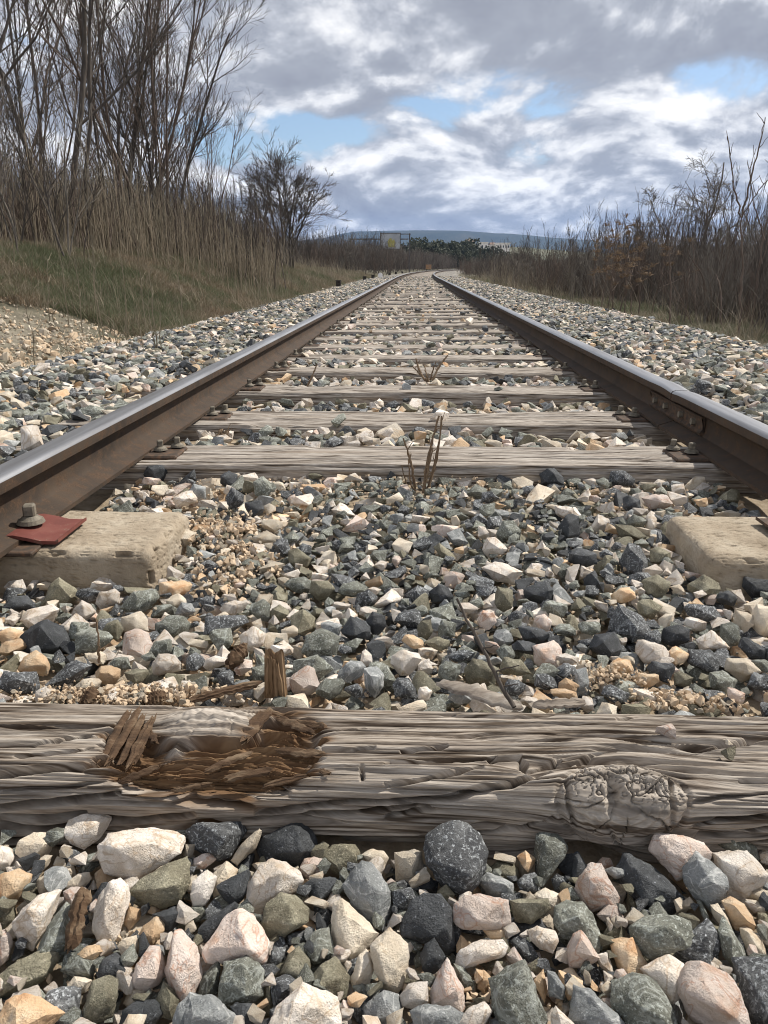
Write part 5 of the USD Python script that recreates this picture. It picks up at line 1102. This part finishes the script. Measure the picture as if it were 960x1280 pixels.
for i in range(150):
    px = np.linspace(-5, 330, 150)[i] + rg.normal(0, 3); dd = 11.8 + 3.4 * (max(px, 0) / 330) ** 1.2 + rg.normal(0, .7); x, y = at_px(px, dd); h = rg.uniform(1.1, 1.9) * (1 - .2 * px / 330)
    zone = "left of the tallest tree" if px < 85 else "below the tallest tree" if px < 150 else "right of the tallest tree" if px < 250 else "near the round tree"
    dup(CANES[int(rg.integers(6))], "cane_stalk", f"thin straight pale dry cane stalk on the left bank, {zone}", "cane", (x, y, gz(x, y)), rg.uniform(0, 6.3), f"cane stalks {zone}", (1, 1, h))
th_ = UsdGeom.PointInstancer.Define(stage, "/World/cane_thicket"); tag(th_, "thicket of dry tan canes below the bare trees on the left bank", "canes", kind="stuff"); tg = []
for k in range(5):
    ms = []
    for _ in range(9):
        a, b = cane(rg.uniform(.6, 1.5), rg, False); m = cat_m([a] + b); m.apply_translation((rg.normal(0, .28), rg.normal(0, .28), 0)); ms.append(m)
    tg.append(usdkit.mesh(stage, f"/World/cane_thicket/protos/clump_{k}", cat_m(ms), MAT["reed" if k < 3 else "straw"]).GetPath())
th_.CreatePrototypesRel().SetTargets(tg); P = []
for _ in range(150):
    px = rg.uniform(-60, 345); dd = 12.6 + 4.0 * (max(px, 0) / 330) ** 1.2 + abs(rg.normal(0, 2.2)); x, y = at_px(px, dd); P.append((x, y, gz(x, y), rg.uniform(.8, 1.25) * (1 - .25 * max(px, 0) / 330)))
for _ in range(70):
    px = rg.uniform(620, 980); dd = 13 + 14 * (980 - px) / 360 + abs(rg.normal(0, 2)); x, y = at_px(px, dd); P.append((x, y, gz(x, y), rg.uniform(.45, .8)))
P = np.array(P); th = rg.uniform(0, 6.3, len(P)); instancer(th_, rg.integers(0, 5, len(P)), P[:, :3], np.stack([np.cos(th / 2), 0 * th, 0 * th, np.sin(th / 2)], -1), np.stack([0 * P[:, 3] + 1, 0 * P[:, 3] + 1, P[:, 3]], -1))

# grass: blades as bent slivers
def tuft(n, h, w, spread, lean, rng):
    P = np.zeros((n, 4, 3)); a = rng.uniform(0, 6.3, n); b = np.stack([rng.normal(0, spread, n), rng.normal(0, spread, n), np.full(n, -.02)], -1); hh = h * rng.uniform(.5, 1.2, n); ll = np.abs(rng.normal(lean, lean * .5, n))
    for k in range(4): t = k / 3; P[:, k] = b + np.stack([np.cos(a) * ll * t ** 1.8 * hh, np.sin(a) * ll * t ** 1.8 * hh, hh * t * (1 - .25 * ll * t)], -1)
    s = np.stack([-np.sin(a), np.cos(a), 0 * a], -1)[:, None] * (w * np.array([1, .9, .6, .08]))[None, :, None]; v = np.stack([P - s, P + s], 2).reshape(n, 8, 3); f = []
    for k in range(3): f += [(2 * k, 2 * k + 1, 2 * k + 3), (2 * k, 2 * k + 3, 2 * k + 2)]
    F_ = (np.arange(n)[:, None, None] * 8 + np.array(f)[None]).reshape(-1, 3); return trimesh.Trimesh(v.reshape(-1, 3), F_, process=False)
gr = UsdGeom.PointInstancer.Define(stage, "/World/grass"); tag(gr, "short green and dry straw-coloured grass on the bank and the verge", "grass", kind="stuff"); tg = []
for k in range(9):
    m = tuft(70, .10, .0016, .07, .7, rg) if k < 4 else tuft(60, .125, .0014, .06, 1.0, rg) if k < 7 else tuft(16, .42, .0018, .07, .5, rg)
    tg.append(usdkit.mesh(stage, f"/World/grass/protos/tuft_{k}", m, MAT["grass_green" if k < 3 else "straw" if k in (3, 5, 7) else "reed" if k != 6 else "seed"]).GetPath())
gr.CreatePrototypesRel().SetTargets(tg)
n = 62000; y = 1.5 + 55 * rg.random(n) ** 2.0; side = np.where(rg.random(n) < .62, -1, 1); u = side * (np.where(side > 0, 2.5, 2.2 + .02 * y) + np.abs(rg.normal(0, 1.25, n)) * (1 + y / 9)); x = u + cx(y)
g1 = fbm(np.stack([x * .7, y * .7, 0 * x], -1), 3, 17); keep = (np.abs(u) < 12) & (g1 > np.where(side < 0, .17, .27) + .10 * (side < 0) * sm(3.5, 2.2, -u) * sm(7, 4, y) + .7 * (side < 0) * sm(8.6, 6.4, y) * sm(4.2, 3.2, -u)); x, y, u, g1, side = x[keep], y[keep], u[keep], g1[keep], side[keep]
g2 = fbm(np.stack([x * 1.1 + 9, y * 1.1, 0 * x], -1), 3, 19); rnd = rg.random(len(x)); green = (g2 + .25 * (rnd - .5) > np.where(side > 0, .40, .50))
ids = np.where(green, rg.integers(0, 4, len(x)), rg.integers(3, 7, len(x))); ids = np.where(rg.random(len(x)) < .018, rg.integers(7, 9, len(x)), ids); th = rg.uniform(0, 6.3, len(x)); sc = rg.uniform(.6, 1.3, len(x)) * (1 + .02 * y)
instancer(gr, ids, np.c_[x, y, ground_z(x, y)], np.stack([np.cos(th / 2), 0 * th, 0 * th, np.sin(th / 2)], -1), np.stack([sc, sc, sc], -1)); print("grass", len(x))
# tall dry stalks standing singly on the bank and the verge
for i, (px, y0, top, lean) in enumerate([(62, 398, 330, .05), (80, 360, 300, -.03), (98, 372, 322, .0), (120, 368, 300, .02), (124, 362, 290, .01), (150, 352, 316, .05), (193, 420, 350, .0), (200, 422, 392, .06), (196, 424, 388, -.10), (146, 436, 402, -.02), (172, 430, 396, .0), (34, 412, 390, .04), (86, 470, 420, .0), (222, 366, 330, .03), (180, 348, 306, -.02), (66, 402, 372, .25)]):
    d0 = {True: 5.2}.get(y0 > 410, 7.0); q = on_y(px, y0, d0); x_, y_ = q[0], q[1]; z_ = gz(x_, y_); hgt = (y0 - top) / F * d0; rng = np.random.default_rng(600 + i)
    t = thing("dry_stalk", f"thin dry upright stalk on the left grassy bank, {['first', 'second', 'third', 'fourth', 'fifth', 'sixth', 'seventh', 'eighth', 'ninth', 'tenth', 'eleventh', 'twelfth', 'thirteenth', 'fourteenth', 'fifteenth', 'sixteenth'][sorted([62, 80, 98, 120, 124, 150, 193, 200, 196, 146, 172, 34, 86, 222, 180, 66]).index(px)]} from the left", "stalk", (x_, y_, z_), 0, "dry stalks on the left bank")
    l = stem_line(np.array([0, 0, -.03]), np.array([lean * hgt * 2, 0, hgt + max(0, q[2] - z_)]), (rng.normal(0, .02), 0, 0), 7, rng, .006); obj("stem", tubes(l[None], np.linspace(.0055, .0025, 7)[None], 4), "straw", t)
    c = l[3:]; qs = np.stack([stem_line(c[j % 4], c[j % 4] + np.array([rng.normal(0, .05), rng.normal(0, .05), .07]), (0, 0, 0), 4, rng, .004) for j in range(5)]); obj("side_stem", tubes(qs, np.tile(np.linspace(.0025, .0012, 4), (5, 1)), 3), "straw", t)
# young tree shoots on the right verge
def shoot(label, base_px, base_py, dist, limbs, rad):
    q = on_y(base_px, base_py, dist); z = gz(q[0], dist); t = thing("tree_shoot", label, "sapling", (q[0], dist, z), 0, None); rng = np.random.default_rng(int(base_px))
    for i, (line, f) in enumerate(limbs):
        p = np.array([on_y(*map(float, a.split(",")), dist) for a in line.split()]) - [q[0], dist, z]
        if i == 0: p[0, 2] = -.1
        tt = np.linspace(0, len(p) - 1, 14); l = np.stack([np.interp(tt, range(len(p)), p[:, k]) for k in range(3)], -1); l[1:] += rng.normal(0, .006, (13, 3)); l[:, 1] += np.linspace(0, rng.normal(0, .25), 14)
        obj("trunk" if i == 0 else "limb", tubes(l[None], (rad * f * np.linspace(1, .4, 14))[None], 6), "bark_red", t, smooth=True)
        if i: q2 = np.stack([stem_line(l[j], l[j] + np.array([rng.normal(0, .05), rng.normal(0, .05), rng.uniform(.05, .14)]), (0, 0, 0), 4, rng, .003) for j in (5, 8, 10, 12)]); obj("twig", tubes(q2, np.tile(np.linspace(.005, .002, 4), (4, 1)), 3), "bark_red", t)
shoot("tall forked reddish sapling with two long bare shoots, right side", 924, 412, 8.6, [("924,412 926,380 928,330 927,270", 1.2), ("927,272 915,225 908,172", .75), ("928,272 938,220 948,180 955,148", .8), ("928,268 929,240 932,222", .5), ("926,310 935,260 941,182", .5)], .013)
shoot("leaning reddish sapling at the right edge of the picture", 942, 398, 9.2, [("942,398 948,350 956,300 966,250", 1.0), ("956,300 948,260 944,200", .6), ("952,330 962,300 972,285", .5)], .014)
shoot("thin pale sapling with a broken tip in front of the right thicket", 898, 372, 11, [("898,372 900,340 902,322", .9), ("902,322 897,300 894,303", .6), ("901,325 912,300 914,285", .5)], .020)
shoot("straight bare stalk standing on the right verge", 840, 392, 9.2, [("840,392 840,350 840,310", .8)], .014)
shoot("short bare stalk between two saplings on the right verge", 907, 388, 9.4, [("907,388 907,360 907,344", .8)], .014)
shoot("fallen pale stick leaning across the right thicket", 892, 376, 10.2, [("892,376 876,345 862,329 851,312", .7)], .014)
shoot("pale forked bare branch low in the right thicket", 860, 372, 10.6, [("860,372 863,350 868,336", .7), ("858,372 852,352 849,340 862,322", .6)], .014)
# tall dead flower stalks with brown heads in the right thicket
for i, (px, py, top, dd) in enumerate([(752, 374, 282, 13.5), (768, 376, 272, 13.0), (784, 376, 280, 12.5), (800, 378, 296, 12.5), (776, 376, 300, 12.2), (742, 372, 300, 14), (815, 378, 300, 12.4), (760, 376, 310, 12.8), (792, 378, 318, 12.0)]):
    q = on_y(px, py, dd); rng = np.random.default_rng(800 + i); h = (py - top) / F * dd; z = gz(q[0], dd); t = thing("dead_flower", f"tall dead umbel plant with brown seed heads in the right thicket, {['first', 'second', 'third', 'fourth', 'fifth', 'sixth', 'seventh', 'eighth', 'ninth'][sorted([752, 768, 784, 800, 776, 742, 815, 760, 792]).index(px)]} from left", "dead plant", (q[0], dd, z), 0, "dead umbel plants in the right thicket")
    l = stem_line(np.array([0, 0, -.05]), np.array([rng.normal(0, .1), 0, h]), (0, 0, 0), 9, rng, .01); br = [stem_line(l[j], l[j] + np.array([rng.normal(0, .16), rng.normal(0, .16), rng.uniform(.12, .3)]), (0, 0, 0), 9, rng, .005) for j in (3, 4, 4, 5, 5, 6, 6, 7, 7)] ; obj("stem", cat_m([tubes(l[None], np.linspace(.011, .005, 9)[None], 4), tubes(np.stack(br), np.tile(np.linspace(.005, .003, 9), (9, 1)), 3)]), "bark_red", t)
    for b in br + [l]:
        c = np.tile(b[-1], (22, 1)); e = c + np.c_[rng.normal(0, .035, 22), rng.normal(0, .035, 22), rng.uniform(.0, .07, 22)]; obj("seed_head", tubes(np.stack([c, (c + e) / 2 + [0, 0, .008], e], 1), np.tile([.0015, .003, .004], (22, 1)), 3), "seed", t)
# pale rubble on the left bank and stones on the right verge
rub = UsdGeom.PointInstancer.Define(stage, "/World/bank_rubble"); tag(rub, "small pale stones and rubble scattered on the left bank's bare soil", "rubble", kind="stuff"); tg = []
for k in range(5): tg.append(usdkit.mesh(stage, f"/World/bank_rubble/protos/rubble_{k}", unit_stone(950 + k, False), MAT[["chip", "stone_cream", "chip", "stone_cream", "bed"][k]]).GetPath())
rub.CreatePrototypesRel().SetTargets(tg); n = 11000; y = rg.uniform(2.4, 9.5, n); u = -(2.1 + np.abs(rg.normal(0, 1.0, n))); x = u + .03; keep = (rg.random(n) < sm(9.8, 6.0, y + .5 * (-u - 2.6))) ; x, y = x[keep], y[keep]
n2 = 260; x = np.r_[x, 2.6 + np.abs(rg.normal(0, .7, n2))]; y = np.r_[y, rg.uniform(4, 14, n2)]; qr = rg.normal(size=(len(x), 4)); qr /= np.linalg.norm(qr, axis=1, keepdims=True); sc = np.exp(rg.normal(math.log(.0105), .55, len(x)))[:, None] * np.array([1, .8, .7])
instancer(rub, rg.integers(0, 5, len(x)), np.c_[x, y, ground_z(x, y) + .007], qr, sc)
def lone(px, py, dd, s, key, lab, sd):
    q = on_y(px, py, dd); m = unit_stone(sd, True); m.apply_scale((s, s * .7, s * .6)); m.apply_translation((q[0], dd, gz(q[0], dd) + s * .35)); tag(obj("verge_stone", m, KEY[key], smooth=35), lab, "stone")
lone(824, 385, 9.4, .085, "C", "large pale stone lying on the right grass verge", 971); lone(710, 372, 13.5, .07, "C", "pale stone at the edge of the right ballast, further off", 972); lone(949, 418, 7.2, .05, "C", "flat pale stone on the grass at the right edge", 973)
# ---------------------------------------------------------------- trackside posts, far buildings, hills
noisy("dark_wood", [(.02, .018, .015), (.04, .034, .028), (.07, .06, .05)], scale=30)
noisy("steel_dark", [(.06, .055, .05), (.10, .09, .085), (.15, .14, .13)], scale=3)
noisy("panel_grey", [(.24, .25, .26), (.34, .35, .36), (.42, .43, .44)], scale=1.2, rough=.6)
noisy("yellow_paint", [(.26, .23, .07), (.36, .32, .10), (.44, .40, .16)], scale=2)
noisy("white_paint", [(.60, .60, .60), (.74, .74, .73), (.80, .80, .79)], scale=3)
noisy("orange_paint", [(.22, .13, .07), (.32, .19, .10), (.38, .24, .13)], scale=3)
noisy("plaster", [(.62, .58, .52), (.74, .70, .64), (.80, .77, .72)], scale=.4)
noisy("plaster_tan", [(.42, .30, .20), (.55, .41, .29), (.62, .49, .36)], scale=.4)
noisy("roof_tile", [(.13, .085, .062), (.19, .125, .09), (.25, .17, .125)], scale=1.0)
noisy("window_dark", [(.02, .025, .03), (.035, .04, .045), (.05, .055, .06)], scale=1, rough=.3)
noisy("leaf_dark", [(.038, .044, .029), (.062, .068, .044), (.10, .102, .068)], scale=.8, rough=.8, translucent=.2)
noisy("hill", [(.014, .022, .018), (.026, .034, .026), (.055, .055, .042)], scale=.006, detail=8, rough=.95, bump=0.0)
noisy("field", [(.06, .07, .04), (.10, .10, .06), (.16, .145, .09)], scale=.01, rough=.95, bump=0.0)
nn_ = ["nearest", "second", "third", "fourth", "fifth", "sixth", "furthest"]
for i, (px, dd, s) in enumerate([(441.5, 24, 1), (468, 36, 1), (479.5, 42, .9), (489, 50, .9), (495.5, 58, 1), (501, 66, 1), (506, 75, 1)]):
    x, y = at_px(px, dd); x = min(x, float(cx(y)) - 2.35); t = thing("marker_stub", f"short dark wooden post stub beside the left ballast edge, {nn_[i]} one", "post", (x, y, float(ballast_z(x, y)) - .02), .2 * i, "dark post stubs along the left ballast edge")
    m = boxm((.15, .15, .22), (0, 0, .10), .02); m = m.subdivide_to_size(.05); m.vertices += .008 * (noise(m.vertices * 20 + i) - .5)[:, None]; obj("post", m, "dark_wood", t, smooth=40); obj("cap", boxm((.165, .165, .03), (0, 0, .222), .008), "dark_wood", t)
x, y = at_px(480.8, 40); wt = thing("white_marker", "round white trackside disc on a short post, left of the track", "sign", (x - .25, y + .8, gz(x, y)), 0)
dk = cyl(.12, .02, n=24); dk.apply_transform(trimesh.transformations.rotation_matrix(math.pi / 2, [1, 0, 0])); dk.apply_translation((0, -.03, .38)); obj("disc", dk, "white_paint", wt); obj("post", cyl(.03, .45, (0, 0, -.1), 10), "steel_dark", wt)
x, y = at_px(535.6, 118); hb = thing("trackside_box", "small orange-brown box standing where the track bends away", "box", (x, y, .1), .1)
obj("cabinet", boxm((.75, .5, .62), (0, 0, .45), .02), "orange_paint", hb); obj("lid", boxm((.84, .58, .07), (0, 0, .80), .02), "roof_tile", hb); obj("foot", boxm((.1, .4, .4), (-.25, 0, -.05)), "dark_wood", hb); obj("foot", boxm((.1, .4, .4), (.25, 0, -.05)), "dark_wood", hb)
# open steel frame with a grey panel
D_ = 95.0; q0, q1 = on_y(438, 300, D_), on_y(512, 297, D_); W_ = q1[0] - q0[0]; zt, zm = on_y(475, 299, D_)[2], on_y(475, 308, D_)[2]
fr = thing("steel_frame", "open steel beam frame carrying a grey panel, far beyond the left brush", "gantry", (q0[0], D_, 0))
for f, top in ((0, zt + .1), (.28, zt + .45), (.40, zt + .4), (1.0, zt + .65), (.64, zt)): obj("post", boxm((.13, .13, top + .5), (W_ * f, 0, top / 2 - .25)), "steel_dark", fr)
for f, g, z in ((-.02, .98, zt), (-.02, .98, zm)): obj("beam", boxm((W_ * (g - f), .13, .13), (W_ * (f + g) / 2, -.11, z)), "steel_dark", fr)
for f, z in ((1, zt + .55), ): obj("beam", boxm((W_ * .26, .09, .09), (W_ * .89, -.11, z)), "steel_dark", fr)
for k in range(7): obj("strut", boxm((.08, .05, zt - zm), (W_ * (.06 + .09 * k), -.02, (zt + zm) / 2)), "steel_dark", fr)
p0, p1 = on_y(476, 292, D_), on_y(500, 311, D_); pc = ((p0[0] + p1[0]) / 2 - q0[0]); pn = obj("panel", boxm((p1[0] - p0[0], .06, p0[2] - p1[2]), (pc, -.24, (p0[2] + p1[2]) / 2)), "panel_grey", fr)
hw, hz, zc = (p1[0] - p0[0]) / 2, (p0[2] - p1[2]) / 2, (p0[2] + p1[2]) / 2
for a in (-1, 1): obj("panel_edge", boxm((.08, .12, 2 * hz + .16), (pc + a * (hw + .04), -.24, zc)), "steel_dark", fr); obj("panel_edge", boxm((2 * hw, .12, .08), (pc, -.24, zc + a * (hz + .04))), "steel_dark", fr)
yl = np.array([(-.42, -.95), (-.52, -.2), (-.35, .35), (-.05, .5), (.1, .05), (.3, .35), (.5, -.3), (.42, -.95)]) * [hw * .8, hz * .85]
import shapely
ym = trimesh.creation.extrude_polygon(shapely.Polygon(yl), .03, engine="earcut"); ym.apply_transform(trimesh.transformations.rotation_matrix(math.pi / 2, [1, 0, 0])); ym.apply_translation((pc + .15, -.272, zc)); obj("yellow_patch", ym, "yellow_paint", fr)
# dark evergreens on the rise ahead
def evergreen(name, seed, h, w):
    rng = np.random.default_rng(seed); p = proto(name); n = 2600; c = rng.normal(size=(26, 3)) * [w * .30, w * .30, h * .20] + [0, 0, h * .58]; k = rng.integers(0, 26, n); s = rng.normal(size=(n, 3)); s /= np.linalg.norm(s, axis=1, keepdims=True); P = c[k] + s * (w * .20) * rng.uniform(.5, 1.1, (n, 1))
    u = rng.normal(size=(n, 3)); u /= np.linalg.norm(u, axis=1, keepdims=True); v = np.cross(u, rng.normal(size=(n, 3))); v /= np.linalg.norm(v, axis=1, keepdims=True); q = w * .05 * rng.uniform(.6, 1.4, (n, 1)); V = np.stack([P - u * q, P + u * q, P + v * q * 1.3], 1).reshape(-1, 3)
    obj("trunk", tubes(np.array([[[0, 0, -.5], [0, 0, h * .3], [.1, 0, h * .7]]]), np.array([[.25, .2, .1]]), 6), "bark_dark", p); obj("crown", trimesh.Trimesh(V, np.arange(3 * n).reshape(-1, 3), process=False), "leaf_dark", p); return p.GetPath()
EV = [evergreen("evergreen_a", 1, 7, 7), evergreen("evergreen_b", 2, 6, 9), evergreen("evergreen_c", 3, 9, 6)]
EVS = [(523, 190, 308), (532, 205, 305), (540, 215, 304), (549, 225, 306), (557, 235, 307), (566, 250, 303), (576, 262, 302.5), (581, 270, 305), (596, 240, 312), (606, 230, 313), (616, 255, 312.5), (628, 265, 313), (644, 260, 311), (560, 200, 314), (545, 185, 315), (580, 205, 315), (530, 180, 317), (600, 200, 318), (620, 215, 316)]
wd = ["first", "second", "third", "fourth", "fifth", "sixth", "seventh", "eighth", "ninth", "tenth", "eleventh", "twelfth", "thirteenth", "fourteenth", "fifteenth", "sixteenth", "seventeenth", "eighteenth", "nineteenth"]
for i, (px, dd, top) in enumerate(EVS):
    x, y = at_px(px, dd); z = gz(x, y); h = on_y(px, top + 4.0, dd)[2] - z; k = i % 3; dup(EV[k], "evergreen_tree", f"dark distant evergreen tree on the rise ahead, {wd[sorted(range(19), key=lambda j: EVS[j][0]).index(i)]} from the left", "tree", (x, y, z), rg.uniform(0, 6.3), "dark evergreens on the rise ahead", h / [6.6, 5.4, 8.4][k] * np.array([1, 1, 1]))
# buildings of the town beyond
def house(px, dd, base, top, wpx, wall, label, roof, nwin, rows=1):
    q = on_y(px, base, dd); w = wpx / F * dd; h = on_y(px, top, dd)[2] - q[2]; t = thing("house", label, "building", (q[0], dd, q[2]), .1)
    obj("wall", boxm((w, 8, h + 12), (0, 4, h / 2 - 6)), wall, t)
    if roof == "flat": obj("roof", boxm((w + .6, 8.6, .4), (0, 4, h + .2)), "plaster", t)
    else:
        v = np.array([(-w / 2 - .4, -.4, h), (w / 2 + .4, -.4, h), (w / 2 + .4, 8.4, h), (-w / 2 - .4, 8.4, h), (-w / 2 + .2, 4, h + 1.1), (w / 2 - .2, 4, h + 1.1)]); m = trimesh.convex.convex_hull(v); m.apply_translation((0, 0, .003)); obj("roof", m, "roof_tile", t)
    for k in range(nwin):
        for r_ in range(rows): obj("window", boxm((w / nwin * .4, .12, min(1.3, h * .4)), (-w / 2 + w * (k + .5) / nwin, -.06, h * (.5 if rows == 1 else (.28 + .45 * r_)))), "window_dark", t)
house(605, 420, 313, 303.5, 9, "plaster", "small white far building left of the long white shed", "flat", 2); house(629, 430, 312, 304.5, 15, "plaster", "long low white far shed above the dark evergreens", "flat", 5); house(588, 400, 310, 302, 8, "plaster_tan", "tan far house with tiled roof among evergreens", "tile", 2, 2); house(617, 440, 311.5, 305.5, 7, "plaster", "pale far house between the white shed and the tan house", "tile", 2); house(577, 330, 330, 326, 4, "plaster", "tiny pale hut low beside the far bend of the track", "tile", 1)
# hills
def ridge(name, pts_, depth, m, kind="structure", back=0.0, seed=1):
    "pts_: (photo x, photo y, distance) of the crest"
    px = np.linspace(pts_[0][0], pts_[-1][0], 160); py = np.interp(px, [p[0] for p in pts_], [p[1] for p in pts_]); dd = np.interp(px, [p[0] for p in pts_], [p[2] for p in pts_]); rows = []
    crest = np.array([on_y(a, b, d) for a, b, d in zip(px, py, dd)]); crest[:, 2] += dd * .0011 * (fbm(np.stack([px * .05, 0 * px, 0 * px], -1), 4, seed) - .5)
    for f in np.linspace(-1, 1, 25):
        k = np.cos(abs(f) * math.pi / 2) ** 1.2; v = crest.copy(); v[:, 1] += f * depth; v[:, 0] *= 1 + f * depth / dd.mean(); v[:, 2] = -6 + (crest[:, 2] + 6) * k + (k * (1 - k)) * depth * .05 * (fbm(np.stack([px * .06, 0 * px + f * 3, 0 * px], -1), 4, seed + 3) - .5); rows.append(v)
    v = np.vstack(rows); w = len(px); i, j = np.meshgrid(np.arange(24), np.arange(w - 1), indexing="ij"); a = i * w + j; q = np.stack([a, a + 1, a + w + 1, a + w], -1).reshape(-1, 4)
    tag(obj(name, trimesh.Trimesh(v, np.vstack([q[:, [0, 1, 2]], q[:, [0, 2, 3]]]), process=False), m, smooth=True), kind="structure")
ridge("far_hills", [(-400, 318, 3600), (200, 312, 3600), (330, 306, 3600), (400, 299, 3500), (430, 292, 3500), (450, 289.5, 3500), (480, 289, 3500), (520, 288.5, 3500), (570, 288.5, 3500), (600, 290.5, 3500), (640, 293, 3500), (700, 298, 3500), (800, 306, 3600), (1400, 318, 3600)], 900, "hill", seed=2)
ridge("near_rise", [(-200, 326, 900), (380, 320, 900), (470, 313, 900), (510, 309, 850), (560, 306, 800), (600, 307, 800), (660, 310, 800), (760, 318, 800), (1100, 326, 900)], 260, "field", seed=6)
# the air between
hz_ = usdkit.material(stage, L + "haze", {"v": ("principled_volume", {"color": (.28, .52, 1.0), "density": HAZE, "anisotropy": .2})}, [], volume="v.volume")
hb_ = trimesh.creation.box((9400, 9400, 290)); hb_.apply_translation((0, 300, 145 - 8.5))
tag(obj("haze", hb_, hz_), "thin blue haze in the air over the far hills", "haze", kind="stuff")
